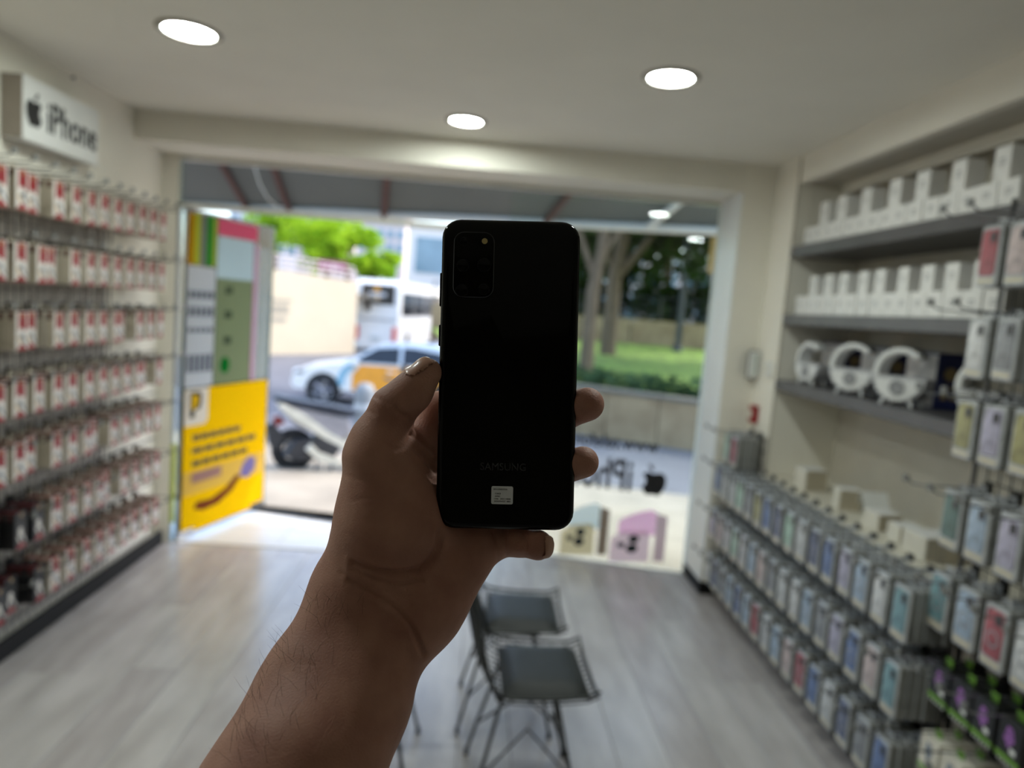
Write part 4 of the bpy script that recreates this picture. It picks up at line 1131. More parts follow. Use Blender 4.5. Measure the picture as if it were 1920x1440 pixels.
# ---------------- white bus, rear view
by = 33.0; gb = at(700, 660, by).z
bl_ = at(666, 600, by); br_ = at(746, 600, by); btop = at(705, 523, by).z
BX0, BX1 = bl_.x, br_.x
bus = thing('bus', 'white coach seen from behind beside the cream wall', 'bus', ((BX0 + BX1) / 2, by, gb), None)
m_busw = M('bus_white', (236, 236, 234), .25, var=.01, coat=.5); m_dkgl = M('dark_glass', (34, 38, 44), .12)
pts = [(0, .35), (0, btop - gb - .25), (.25, btop - gb), (9.2, btop - gb), (9.5, btop - gb - .5), (9.6, .35)]
m_b = MB(); sk_ = .16
poly = [(by + y, gb + z) for y, z in pts]; n = len(poly)
PB = [(BX0 + (y - by) * sk_, y, z) for y, z in poly] + [(BX1 + (y - by) * sk_, y, z) for y, z in poly]
m_b.add(PB, [(i, (i + 1) % n, n + (i + 1) % n, n + i) for i in range(n)] + [tuple(range(n)), tuple(range(n, 2 * n))])
m_b.build('body', m_busw, bus)
bw_ = BX1 - BX0; bh = btop - gb
def busr(nm, u0, u1, v0, v1, mat, d=.03, par=None):
    return MB().bbox((BX0 + u0 * bw_, by - d, gb + v0 * bh), (BX0 + u1 * bw_, by + .02, gb + v1 * bh), .03).build(nm, mat, par or bus)
rw = busr('rear_window', .12, .90, .66, .93, m_dkgl, .05)
busr('window_sign', .28, .70, .76, .82, M('bus_sign_pale', (190, 190, 190), .5), .07, rw)
busr('window_emblem', .40, .55, .83, .90, M('bus_emblem_orange', (226, 160, 40), .5), .07, rw)
busr('engine_vent', .20, .34, .56, .66, m_dkgl, .05)
busr('bumper', -.02, 1.02, .04, .14, m_busw, .12)
busr('crease_line', .06, .94, .44, .47, M('bus_grey_line', (190, 192, 196), .4), .05)
busr('number_plate', .36, .62, .17, .23, M('plate_grey', (200, 206, 206), .4), .14)
for u in ((.88, .98), (.02, .10)): busr('tail_light', u[0], u[1], .16, .36, M('tail_red', (216, 60, 50), .3), .06)
sx = lambda y: BX1 + (y - by) * sk_ + .02
for k in range(4):
    y0 = by + .6 + k * 2.2
    P = [(sx(y0), y0, gb + bh * .52), (sx(y0 + 2.05), y0 + 2.05, gb + bh * .52), (sx(y0 + 2.05), y0 + 2.05, gb + bh * .84), (sx(y0), y0, gb + bh * .84)]
    MB().add(P + [(p[0] - .05, p[1], p[2]) for p in P], [(0, 1, 2, 3), (4, 7, 6, 5), (0, 1, 5, 4), (1, 2, 6, 5), (2, 3, 7, 6), (3, 0, 4, 7)]).build('side_window', m_dkgl, bus)
m_tyre = M('tyre_rubber', (26, 26, 27), .8); m_rim_ = M('alloy_rim', (150, 146, 146), .3, metal=.6)
for y0 in (by + 2.0, by + 7.6):
    for xx in (BX1 - .25, BX0 + .05):
        c = (xx + (y0 - by) * sk_, y0, gb + .45)
        w_o = MB().lathe(c, [(.2, 0), (.45, 0), (.47, .05), (.47, .22), (.45, .27), (.2, .27)], 20, axis='x').build('wheel', m_tyre, bus, smooth=True)
        MB().lathe((c[0] + .22, c[1], c[2]), [(.22, .03), (.22, .06), (.0001, .05)], 14, axis='x').build('hub', m_rim_, w_o, smooth=True)

# ---------------- taxi: white car with orange doors
cy = 15.5; wc = at(605, 730, cy); gcar = at(605, 757, cy).z
car = thing('car', 'white car with orange doors passing in front of the bus', 'car', (wc.x + 1.3, cy, gcar))
CX = wc.x; wr_ = .31
m_carw = M('car_white', (238, 232, 222), .3, var=.01, coat=.15); m_caro = M('car_orange', (240, 158, 44), .25, coat=.5); m_carb = M('car_pale_blue', (140, 182, 196), .3)
def carz(z): return gcar + z
side = [(-.62, .30), (-.70, .42), (-.66, .62), (-.50, .76), (.20, .90), (.45, .93), (3.05, .96), (3.42, .90), (3.52, .62), (3.48, .32)]
W2 = .86
m_b = MB(); n = len(side)
P = []
for yy, ins in ((cy - .0, .0), (cy + .12, .0), (cy + 1.60, .0), (cy + 1.72, 0)):
    sh = .05 if yy in (cy, cy + 1.72) else 0
    P += [(CX + x * (1 - sh * .3), yy, carz(z - sh * (z - .5) * .8)) for x, z in side]
fs = [tuple(range(n)), tuple(range(3 * n, 4 * n))]
for k in range(3): fs += [(k * n + i, k * n + (i + 1) % n, (k + 1) * n + (i + 1) % n, (k + 1) * n + i) for i in range(n)]
m_b.add(P, fs); m_b.build('body', m_carw, car, smooth=True)
gh = [(.35, .90), (1.05, 1.30), (1.35, 1.38), (2.30, 1.40), (2.75, 1.32), (3.25, .94)]
m_b = MB(); n = len(gh); P = []
for yy, i_ in ((cy + .06, 0), (cy + .22, 1), (cy + 1.50, 1), (cy + 1.66, 0)):
    P += [(CX + x, (yy if z < 1.0 else yy + (.10 if yy < cy + .8 else -.10)), carz(z)) for x, z in gh]
fs = [tuple(range(n)), tuple(range(3 * n, 4 * n))]
for k in range(3): fs += [(k * n + i, k * n + (i + 1) % n, (k + 1) * n + (i + 1) % n, (k + 1) * n + i) for i in range(n)]
m_b.add(P, fs); m_b.build('cabin', M('car_roof_blue_white', (206, 214, 220), .3, coat=.15), car, smooth=True)
def car_side(nm, poly, mat, d, par=None, tilt=True):
    P = []
    for dd_ in (d, d - .02):
        for x, z in poly:
            yy = cy - dd_
            if z > .95 and tilt: yy += .06 + (z - .95) / .4 * .12
            P.append((CX + x, yy, carz(z)))
    n = len(poly)
    return MB().add(P, [tuple(range(n)), tuple(range(n, 2 * n))] + [(i, (i + 1) % n, n + (i + 1) % n, n + i) for i in range(n)]).build(nm, mat, par or car)
fd = car_side('front_door', [(.62, .34), (1.62, .34), (1.62, .92), (.80, .91), (.62, .70)], m_caro, .012)
rd_ = car_side('rear_door', [(1.64, .34), (2.62, .34), (2.70, .60), (2.66, .93), (1.64, .92)], m_caro, .012)
car_side('handle', [(1.36, .78), (1.54, .78), (1.54, .82), (1.36, .82)], m_carw, .04, fd); car_side('handle', [(2.40, .80), (2.58, .80), (2.58, .84), (2.40, .84)], m_carw, .04, rd_)
arc = [(.62 - .34 * math.cos(math.radians(a)), .42 + .50 * math.sin(math.radians(a))) for a in range(0, 95, 15)] + [(.66 - .22 * math.cos(math.radians(a)), .42 + .38 * math.sin(math.radians(a))) for a in range(90, -5, -15)]
car_side('blue_swoosh', arc, m_carb, .016)
car_side('front_window', [(.62, .97), (1.12, 1.28), (1.60, 1.33), (1.60, .97)], m_dkgl, .022, fd); car_side('rear_window', [(1.68, .97), (1.68, 1.33), (2.40, 1.33), (2.80, 1.10), (2.86, .97)], m_dkgl, .022, rd_)
MB().bbox((CX + .60, cy - .16, carz(.90)), (CX + .76, cy - .01, carz(1.02)), .02).build('mirror', m_carw, car)
MB().bbox((CX - .66, cy + .0, carz(.60)), (CX - .40, cy + .25, carz(.72)), .03).build('headlamp', m_white, car)
for x in (0.0, 2.72):
    for yy in (cy - .03, cy + 1.55):
        w_o = MB().lathe((CX + x, yy, carz(wr_)), [(.20, 0), (wr_ - .02, 0), (wr_, .03), (wr_, .17), (wr_ - .02, .2), (.20, .2)], 24, axis='y').build('wheel', m_tyre, car, smooth=True)
        hb = MB()
        for k in range(5):
            a = k * 2 * math.pi / 5; hb.cyl((CX + x, yy - .005, carz(wr_)), (CX + x + .20 * math.cos(a), yy - .005, carz(wr_) + .20 * math.sin(a)), .035, .045, 6)
        hb.lathe((CX + x, yy - .01, carz(wr_)), [(.20, 0), (.22, -.01), (.22, .02)], 20, axis='y')
        hb.build('rim', m_rim_, w_o)
    MB().lathe((CX + x, cy - .004, carz(wr_ + .01)), [(wr_ + .06, 0), (wr_ + .06, -.012), (.02, -.012)], 22, axis='y').build('wheel_arch', m_black, car)

# ---------------- scooter parked outside
sy_ = 7.75; swb = at(548, 882, sy_); gs_ = swb.z
sc_ = thing('scooter', 'parked dark scooter with cream side panels outside the door', 'scooter', (swb.x, swb.y, gs_), None)
SRX = Matrix.Rotation(math.radians(20), 3, 'Z')
m_scd = M('scooter_dark', (44, 46, 50), .4); m_scc = M('scooter_cream', (206, 202, 186), .25, coat=.5); m_scs = M('scooter_seat', (30, 36, 48), .5); m_scg = M('scooter_grey', (140, 138, 142), .35)
def sp(x, y, z): return tuple(SRX @ Vector((x, y, 0)) + Vector((0, 0, z)))
def sbuild(mb, nm, mat, par=None, smooth=True):
    return mb.build(nm, mat, par or sc_, smooth=smooth, local=True)
for nm, x in (('rear_wheel', 0.0), ('front_wheel', 1.30)):
    r_ = .235; m_b = MB()
    sec = [(.12, -.05), (r_ - .03, -.055), (r_, -.03), (r_, .03), (r_ - .03, .055), (.12, .05)]
    P = []; fs = []; n = 24
    for rr, yy in sec:
        for k in range(n):
            a = 2 * math.pi * k / n; P.append(sp(x + rr * math.cos(a), yy, r_ + rr * math.sin(a)))
    for i in range(len(sec)):
        for k in range(n):
            j = (k + 1) % n; i2 = (i + 1) % len(sec); fs.append((i * n + k, i * n + j, i2 * n + j, i2 * n + k))
    m_b.add(P, fs); wo = sbuild(m_b, nm, m_tyre)
    m_b = MB()
    for k in range(5):
        a = k * 2 * math.pi / 5; m_b.cyl(sp(x, 0, r_), sp(x + .13 * math.cos(a), 0, r_ + .13 * math.sin(a)), .018, .015, 6)
    sbuild(m_b, 'spokes', m_scg, wo)
def splate(nm, poly, y0, y1, mat, par=None, inset=.03):
    n = len(poly); cx = sum(p[0] for p in poly) / n; cz = sum(p[1] for p in poly) / n
    P = []
    for yy, f in ((y0, .90), (y0 + inset, 1.0), (y1 - inset, 1.0), (y1, .90)): P += [sp(cx + (x - cx) * f, yy, cz + (z - cz) * f) for x, z in poly]
    fs = [tuple(range(n)), tuple(range(3 * n, 4 * n))]
    for k in range(3): fs += [(k * n + i, k * n + (i + 1) % n, (k + 1) * n + (i + 1) % n, (k + 1) * n + i) for i in range(n)]
    return sbuild(MB().add(P, fs), nm, mat, par, smooth=False)
splate('engine_cover', [(-.12, .20), (.02, .14), (.42, .16), (.50, .30), (.30, .40), (-.02, .36)], -.17, .10, m_scd)
splate('rear_body', [(-.16, .70), (.0, .52), (.28, .40), (.52, .36), (.62, .44), (.58, .60), (.20, .68), (-.10, .78)], -.12, .12, m_scg)
splate('side_panel', [(-.20, .74), (-.14, .76), (.10, .64), (.34, .46), (.55, .34), (.78, .36), (.88, .42), (.88, .32), (.60, .22), (.40, .30), (.18, .46), (-.08, .62)], -.155, -.10, m_scc, inset=.012)
splate('side_panel', [(-.20, .74), (-.14, .76), (.10, .64), (.34, .46), (.55, .34), (.78, .36), (.88, .42), (.88, .32), (.60, .22), (.40, .30), (.18, .46), (-.08, .62)], .10, .155, m_scc, inset=.012)
splate('exhaust', [(.10, .28), (.16, .34), (.26, .24), (.50, .15), (.48, .08), (.24, .15)], -.215, -.165, m_scc, inset=.012)
splate('seat', [(-.24, .80), (-.10, .73), (.30, .66), (.62, .62), (.68, .68), (.40, .74), (.05, .79), (-.22, .84)], -.13, .13, m_scs)
splate('rear_mudguard', [(-.30, .50), (-.24, .54), (-.10, .40), (-.16, .22), (-.26, .30)], -.06, .06, m_scd, inset=.015)
splate('tail_lamp', [(-.24, .60), (-.16, .62), (-.10, .54), (-.20, .50)], -.09, .09, M('scooter_tail_lamp', (120, 40, 40), .3), inset=.015)
splate('footboard', [(.60, .26), (1.0, .24), (1.0, .32), (.60, .34)], -.17, .17, m_scd)
splate('leg_shield', [(.98, .26), (1.06, .26), (1.22, .92), (1.14, .94)], -.20, .20, m_scc)
splate('front_fairing', [(1.06, .40), (1.24, .50), (1.30, .80), (1.20, 1.02), (1.14, .92)], -.13, .13, m_scg)
sbuild(MB().tube([sp(1.30, 0, .235), sp(1.20, 0, .62), sp(1.10, 0, .98)], .028, 8), 'steering_column', m_scd)
sbuild(MB().tube([sp(1.04, -.34, 1.02), sp(1.10, -.12, 1.0), sp(1.10, .12, 1.0), sp(1.04, .34, 1.02)], .016, 8), 'handlebar', m_scd)
sbuild(MB().tube([sp(.26, -.10, .20), sp(.22, -.14, .012), sp(.40, -.14, .012), sp(.40, -.10, .20)], .014, 6), 'stand', m_scd)
splate('side_mirror', [(1.06, 1.16), (1.10, 1.14), (1.13, 1.24), (1.08, 1.25)], -.36, -.24, m_scd, inset=.02)

# bollard near the kerb
bp = at(681, 800, 9.4)
bo = thing('bollard', 'grey round topped bollard between scooter and car', 'bollard', (bp.x, bp.y, gz(4.3) - .02))
h_ = at(681, 718, 9.4).z - wloc(bo).z
MB().lathe((0, 0, 0), [(.135, 0), (.135, h_ - .18), (.13, h_ - .09), (.10, h_ - .03), (.05, h_), (.0001, h_ + .005)], 20).build('post', M('bollard_grey', (126, 130, 132), .5), bo, smooth=True, local=True)
MB().lathe((0, 0, h_ * .62), [(.136, 0), (.139, .01), (.139, .07), (.136, .08)], 20).build('band', M('bollard_band', (180, 184, 186), .4), bo, smooth=True, local=True)

# ================================================================== PARK ON THE RIGHT
w0 = at(1040, 718, 14.2); w1 = at(1310, 760, 12.6); w1e = w1 + (w1 - w0) * 1.5
lw = thing('low_wall', 'tan stone kerb wall in front of the park lawn', 'wall', ((w0.x + w1.x) / 2, 13.4, -.9))
wd = Vector((w1.x - w0.x, w1.y - w0.y, 0)).normalized(); wn_ = Vector((-wd.y, wd.x, 0))
nL = 9; a_ = Vector((w0.x, w0.y, 0)) - wd * 2.0; Lt = 9.5
for k in range(nL):
    p = a_ + wd * (Lt * k / nL); q = a_ + wd * (Lt * (k + 1) / nL - .02); zt = .16
    P = [p, q, q + wn_ * .35, p + wn_ * .35]
    MB().add([(v.x, v.y, -1.0) for v in P] + [(v.x, v.y, zt) for v in P], [(0, 3, 2, 1), (4, 5, 6, 7), (0, 1, 5, 4), (1, 2, 6, 5), (2, 3, 7, 6), (3, 0, 4, 7)]).build('stone_block', m_stone, lw)
    P = [p - wn_ * .03, q - wn_ * .03, q + wn_ * .38, p + wn_ * .38]
    MB().add([(v.x, v.y, zt) for v in P] + [(v.x, v.y, zt + .07) for v in P], [(0, 3, 2, 1), (4, 5, 6, 7), (0, 1, 5, 4), (1, 2, 6, 5), (2, 3, 7, 6), (3, 0, 4, 7)]).build('coping_stone', M('coping_%d' % k, (112, 104, 92), .8), lw)
# lawn, rising to the back wall
b0 = at(960, 636, 25.5); b1 = at(1330, 657, 24.5); bd_ = Vector((b1.x - b0.x, b1.y - b0.y, 0)).normalized()
lp = [a_ + wn_ * .3, a_ + wd * Lt + wn_ * .3]; bq = [Vector((b0.x, b0.y, 0)) - bd_ * 3, Vector((b1.x, b1.y, 0)) + bd_ * 8]
m_b = MB(); P = []; fs = []
for j in range(13):
    f = j / 12
    for i in range(13):
        g_ = i / 12; p = lp[0].lerp(lp[1], g_).lerp(bq[0].lerp(bq[1], g_), f)
        P.append((p.x, p.y, .10 + .66 * f + .05 * math.sin(i * 1.7) * math.sin(j * 1.3)))
for j in range(12):
    for i in range(12): k = j * 13 + i; fs.append((k, k + 1, k + 14, k + 13))
m_b.add(P, fs); struct(m_b.build('lawn', m_grass, smooth=True), 'park lawn with sun patches behind the low wall')
# back wall
kw = thing('park_back_wall', 'tan rendered wall at the back of the lawn', 'wall', (b1.x, b1.y, .6))
nb = 10; q0 = Vector((b0.x, b0.y, 0)) - bd_ * 3; Lb = (bq[1] - bq[0]).length; bn = Vector((-bd_.y, bd_.x, 0))
for k in range(nb):
    p = q0 + bd_ * (Lb * k / nb); q = q0 + bd_ * (Lb * (k + 1) / nb - .04); P = [p, q, q + bn * .4, p + bn * .4]
    MB().add([(v.x, v.y, .3) for v in P] + [(v.x, v.y, 1.62) for v in P], [(0, 3, 2, 1), (4, 5, 6, 7), (0, 1, 5, 4), (1, 2, 6, 5), (2, 3, 7, 6), (3, 0, 4, 7)]).build('wall_panel', m_stone, kw)
fr_ = thing('park_railing', 'thin grey railing on the park back wall', 'railing', (b1.x, b1.y + .2, 1.62))
for k in range(12):
    p = q0 + bd_ * (Lb * k / 11) + bn * .2; MB().cyl((p.x, p.y, 1.62), (p.x, p.y, 2.45), .025, n=6).build('post', m_wire, fr_)
for dz in (.25, .5, .8):
    p = q0 + bn * .2; q = p + bd_ * Lb; MB().tube([(p.x, p.y, 1.62 + dz), (q.x, q.y, 1.62 + dz)], .016, 5).build('rail', m_wire, fr_)
# path behind the back wall
struct(MB().box((2, 26.2, 1.2), (40, 60, 1.45)).build('park_path', m_pave), 'raised path behind the park wall')
# hedge strip along the low wall
hb_ = []
rh = random.Random(9)
for k in range(26):
    p = a_ + wd * (Lt * (k + .5) / 26) + wn_ * (.9 + rh.uniform(-.2, .35)); hb_.append(((p.x, p.y, .30), (.34, .34, .26)))
hg = foliage(rh, hb_, 5200, .07).build('hedge', m_hedge); tag(hg, 'low blue green hedge behind the stone kerb wall', 'hedge', kind='stuff')
# park trees
t1 = at(1098, 700, 17.0); t2 = at(1140, 652, 21.0)
tree('park_tree', (t1.x, t1.y, t1.z), 5.6, (3.2, 2.4, 1.5, (.6, .2)), rt, m_leaf_d, 'slim trunked park tree beside the phone edge', 'park trees', n=2600, size=.17, trunk_r=.15, limbs=((2.6, 1.2, .3, 2.2, .09), (2.3, -.9, .2, 2.4, .09)), bl=(26, .7, 1.2))
tree('park_tree', (t2.x, t2.y, t2.z), 6.2, (3.6, 2.6, 1.7, (.8, 0)), rt, m_leaf_d, 'thick forked park tree on the lawn', 'park trees', n=2800, size=.19, trunk_r=.20, limbs=((2.0, 1.7, -.2, 2.6, .13), (2.2, -1.2, .1, 2.8, .11)), bl=(26, .8, 1.3))
t3 = at(1245, 600, 29.0); tree('park_tree', (t3.x, t3.y, 1.4), 3.9, (4.6, 2.0, 1.6, (0, 0)), rt, m_leaf_d, 'dark leafed tree behind the park wall, middle', 'park trees', n=5600, size=.22, trunk_r=.2, bl=(26, .9, 1.5))
t4 = at(1330, 600, 20.0); tree('park_tree', (t4.x + 1.0, t4.y, .5), 4.3, (3.0, 2.2, 1.8, (0, 0)), rt, m_leaf_d, 'dark leafed tree nearest the white column', 'park trees', n=3000, size=.18, trunk_r=.17, limbs=((2.0, -1.5, .1, 2.0, .10),), bl=(26, .7, 1.2))
t5 = at(1150, 600, 36.0); tree('park_tree', (t5.x, t5.y, 1.4), 4.6, (5.5, 2.6, 1.9, (0, 0)), rt, m_leaf_d, 'far dark tree crown above the distant shop fronts', 'park trees', n=5200, size=.26, trunk_r=.2, bl=(26, 1.0, 1.7))
t6 = at(1010, 600, 20.0); tree('park_tree', (t6.x, t6.y, .3), 6.6, (3.0, 2.6, 1.5, (.3, -2.0)), rt, m_leaf_d, 'park tree hidden behind the raised phone', 'park trees', n=2200, size=.18, trunk_r=.17, bl=(22, .7, 1.2))
t7 = at(1240, 600, 13.0); tree('park_tree', (t7.x + 3.4, t7.y + 1.5, .2), 6.4, (3.6, 3.0, 1.3, (-1.0, 0)), rt, m_leaf_d, 'overhanging tree right of the view over the kerb wall', 'park trees', n=1500, size=.18, trunk_r=.18, bl=(22, .7, 1.2))
tree('park_tree', (10.5, 26.5, 1.4), 5.2, (3.2, 2.6, 1.3, (0, 0)), rt, m_leaf_d, 'sparse tree right of the view at the end of the park wall', 'park trees', n=1900, size=.2, trunk_r=.16, bl=(14, .7, 1.2))  # out-of-view tree added so its thin crown dapples the back lawn
for k, px in enumerate((1075, 1120, 1168, 1212, 1262, 1310, 1352)):
    q = at(px, 600, 28.0 + (k % 3) * .8); hgt = (2.2, 1.5, 2.4, 1.8, 1.35, 2.1, 2.6)[k]
    sh = thing('park_shrub', '%s dark shrub from the phone edge behind the park railing' % ORD[k], 'shrub', (q.x, q.y, 1.45), 'dark shrubs behind the railing')
    MB().tube([(q.x, q.y, 1.3), (q.x + .05, q.y, 1.5 + hgt * .5)], .06, 6).build('stem', m_bark, sh)
    fo = foliage(rt, [((q.x + rt.uniform(-.4, .4), q.y + rt.uniform(-.3, .3), 1.55 + hgt * f_), (.75, .6, hgt * .32)) for f_ in (.25, .5, .8)], 1500, .11).build('foliage', m_leaf_d, sh); fo['kind'] = 'stuff'
lpst = at(1275, 600, 23.5)
lpo = thing('lamp_post', 'dark lamp post standing in the park', 'lamp post', (lpst.x, lpst.y, .6))
MB().cyl((lpst.x, lpst.y, .5), (lpst.x, lpst.y, 5.6), .10, .07, 10).build('pole', M('post_dark_grey', (60, 62, 62), .5), lpo, smooth=True)
MB().lathe((lpst.x, lpst.y, .5), [(.18, 0), (.18, .25), (.11, .35)], 12).build('base', M('post_base_grey', (54, 56, 56), .5), lpo, smooth=True)
MB().bbox((lpst.x - .5, lpst.y - .1, 5.58), (lpst.x + .1, lpst.y + .1, 5.68), .03).build('lamp_head', m_alu, lpo)
# distant shop fronts glimpsed through the trees
building(1040, 1200, 470, 606, 58, 6, 2, m_bw, 'sunlit pale building glimpsed between the park trunks', depth=4)
building(1210, 1420, 500, 612, 66, 7, 2, m_bp, 'low rose building glimpsed behind the park railing', depth=4)
# ================================================================== HELD PHONE
PZ = .3835
ang = math.radians(1.35)
ux_ = (RIGHT * math.cos(ang) + DOWN * math.sin(ang)); uy_ = (RIGHT * math.sin(ang) - DOWN * math.cos(ang)); uz_ = -FWD
pc = cam_pt(952.5, 703, PZ)
ph = thing('smartphone', 'black glossy smartphone held up with its camera side facing the viewer', 'phone', (0, 0, 0))
pm = Matrix.Identity(4)
for i in range(3):
    pm[i][0] = ux_[i]; pm[i][1] = uy_[i]; pm[i][2] = uz_[i]; pm[i][3] = pc[i]
ph.matrix_world = pm
PX = .0737; PY = .1655; PTH = .0079
m_pglass = M('black_back_glass', (3, 3, 4), .05, var=.02, spec=.24); m_pframe = M('polished_black_frame', (16, 16, 18), .14, metal=.85); m_psc = M('black_screen_glass', (3, 3, 4), .05)
def loops(lst, r=.0098, n=6):
    """stack of rounded rectangles (z, inset) -> verts, faces"""
    P = []; cnt = 0
    for z, ins in lst:
        pts = rrect(PX - 2 * ins, PY - 2 * ins, max(.002, r - ins), n); cnt = len(pts); P += [(x, y, z) for x, y in pts]
    fs = []
    for k in range(len(lst) - 1):
        for i in range(cnt): j = (i + 1) % cnt; fs.append((k * cnt + i, k * cnt + j, (k + 1) * cnt + j, (k + 1) * cnt + i))
    return P, fs, cnt
def pbuild(mb, nm, mat, par=None, smooth=True): return mb.build(nm, mat, par or ph, smooth=smooth, local=True)
h = PTH / 2
P, fs, c = loops([(h - .0022, .0000), (h - .0014, .0003), (h - .0008, .0009), (h - .0003, .0019), (h, .0034)])
pbuild(MB().add(P, fs + [tuple(range(4 * c, 5 * c))]), 'back_glass', m_pglass)
P, fs, c = loops([(-h + .0022, .0000), (-h + .0014, .0003), (-h + .0008, .0009), (-h + .0003, .0019), (-h, .0034)])
pbuild(MB().add(P, fs + [tuple(range(4 * c, 5 * c))]), 'screen', m_psc)
P, fs, c = loops([(h - .0023, .0002), (h - .0020, -.0001), (0, -.0003), (-h + .0020, -.0001), (-h + .0023, .0002)])
pbuild(MB().add(P, fs), 'frame', m_pframe)
def ploc(px, py):
    """phone-local xy of a pixel on the back of the phone"""
    p = hit(px, py, pc + uz_ * h, uz_) - pc
    return p.dot(ux_), p.dot(uy_)
# camera module
cx, cyy = ploc(888.5, 497); cw = .0218; ch = .0350
cm = MB(); pts = rrect(cw, ch, .0055, 5); n = len(pts); pin = rrect(cw - .0008, ch - .0008, .0051, 5)
Pm = [(cx + x, cyy + y, h - .0006) for x, y in pts] + [(cx + x, cyy + y, h + .0010) for x, y in pts] + [(cx + x, cyy + y, h + .0013) for x, y in pin]
cm.add(Pm, [(i, (i + 1) % n, n + (i + 1) % n, n + i) for i in range(n)] + [(n + i, n + (i + 1) % n, 2 * n + (i + 1) % n, 2 * n + i) for i in range(n)], 1)
cm.add(Pm, [tuple(range(2 * n, 3 * n))], 0)
cmo = pbuild(cm, 'camera_module', [m_pglass, M('camera_rim', (70, 72, 76), .2, metal=.9)], smooth=False)
m_lens = M('camera_lens', (10, 11, 14), .08, spec=.25); m_lensr = M('lens_ring', (14, 14, 16), .35, spec=.2)
for (px, py, r_, flash) in ((870, 453, .0018, 0), (868, 498, .0030, 0), (866, 545, .0030, 0), (908, 497, .0034, 0), (907, 543, .0026, 0), (909, 453, .0016, 1)):
    x, y = ploc(px, py)
    if flash:
        MB().lathe((x, y, h + .00125), [(r_, 0), (r_ * .9, .0003), (.00001, .0004)], 20).build('flash', M('flash_led', (196, 178, 120), .4), cmo, smooth=True, local=True)
    else:
        lo = MB().lathe((x, y, h + .00125), [(r_ + .0004, 0), (r_ + .0004, .00025), (r_, .0003), (r_, .0001)], 24).build('lens_ring', m_lensr, cmo, smooth=True, local=True)
        MB().lathe((x, y, h + .0013), [(r_, 0), (r_ * .6, .00015), (.00001, .0002)], 24).build('lens', m_lens, cmo, smooth=True, local=True)
# brand lettering
tx, ty = ploc(943.5, 876)
v, f = text_geo('SAMSUNG', .005, .00004)
xs = [p[0] for p in v]; sx_ = .0243 / (max(xs) - min(xs)); ysz = [p[1] for p in v]; sy2 = .0040 / (max(ysz) - min(ysz))
MB().add([(tx + p[0] * sx_, ty + p[1] * sy2, h + .00006 + p[2]) for p in v], f).build('brand_lettering', M('grey_lettering', (62, 63, 66), .4, metal=.3), ph, local=True)
# paper sticker
sx0, sy0 = ploc(941.5, 928.5)
stk = MB(); pts = rrect(.0116, .0096, .0009, 4); n = len(pts)
stk.add([(sx0 + x, sy0 + y, h + .0001) for x, y in pts] + [(sx0 + x, sy0 + y, h + .00018) for x, y in pts], [tuple(range(n, 2 * n))] + [(i, (i + 1) % n, n + (i + 1) % n, n + i) for i in range(n)])
sko = pbuild(stk, 'paper_sticker', M('sticker_paper', (232, 234, 238), .6, var=.02, scale=200), smooth=False)
m_pr = M('sticker_print', (20, 20, 24), .7)
for body, x, y, w_, hh in (('SM-G985F/DS', -.0010, .0031, .0074, .0008), ('1263', -.0024, .0008, .0030, .0009), ('APEC', -.0024, -.0006, .0030, .0008), ('1246', -.0032, -.0020, .0022, .0008), ('202114808', .0018, -.0020, .0056, .0008), ('2020/04/27', -.0012, -.0033, .0062, .0008), ('4801', .0036, -.0033, .0022, .0008)):
    v, f = text_geo(body, .001, 0, .00003)
    xs = [p[0] for p in v]; ysz = [p[1] for p in v]; a = w_ / (max(xs) - min(xs)); b = hh / (max(ysz) - min(ysz))
    MB().add([(sx0 + x + p[0] * a, sy0 + y + p[1] * b, h + .00020) for p in v], f).build('printed_line', m_pr, sko, local=True)
# side keys on the left edge
for (y0, y1) in (((703 - 515) * PZ / F, (703 - 578) * PZ / F), ((703 - 612) * PZ / F, (703 - 652) * PZ / F)):
    MB().bbox((-PX / 2 - .0010, min(y0, y1), -.0012), (-PX / 2 + .0005, max(y0, y1), .0012), .0004).build('side_key', m_pframe, ph, local=True)
MB().bbox((-.004, -PY / 2 - .0004, -.0012), (.004, -PY / 2 + .0004, .0012), .0003).build('charging_port', m_black, ph, local=True)

# ================================================================== HAND AND FOREARM
def c3(px, py, z):
    return np.array([(px - 960) / F * z, (py - 720) / F * z, z], dtype=np.float32)
def seg(P, a, b, ra, rb, flat=None):
    ab = b - a; t = np.clip(((P - a) @ ab) / float(ab @ ab), 0, 1)
    d = P - a - t[:, None] * ab
    return np.sqrt((d * d).sum(1)) - (ra + t * (rb - ra))
def smin(a, b, k):
    hh = np.maximum(k - np.abs(a - b), 0) / k
    return np.minimum(a, b) - hh * hh * k * .25
def chain(*q): return [(c3(*p[:3]), p[3] / 1000.0) for p in q]
# rounded cones: (pixel x, pixel y, depth, radius mm)
arm_l = chain((666, 1130, .394, 24.5), (589, 1292, .372, 25), (476, 1487, .340, 27.5))
arm_r = chain((712, 1196, .388, 23.5), (668, 1312, .366, 24.0), (626, 1420, .342, 25.5))
eA = c3(550, 1455, .336); eD = (eA - c3(690, 1165, .390)); eD = eD / np.linalg.norm(eD)
arm_e = [(eA, .0315), (eA + eD * .09, .036), (eA + eD * .17, .040)]
palm = [chain((797, 965, .403, 17.0), (805, 868, .405, 15.5)), chain((730, 985, .389, 27.5), (715, 862, .386, 20.5)), chain((703, 1070, .394, 26.0), (730, 985, .389, 27.0)),
        chain((792, 1128, .396, 23.5), (876, 1018, .406, 20.0)), chain((760, 1120, .398, 24), (840, 990, .416, 18)),
        chain((800, 1000, .410, 19), (815, 870, .414, 13)), chain((840, 985, .418, 17), (890, 920, .420, 13)),
        chain((700, 1130, .394, 24), (780, 1120, .394, 24))]
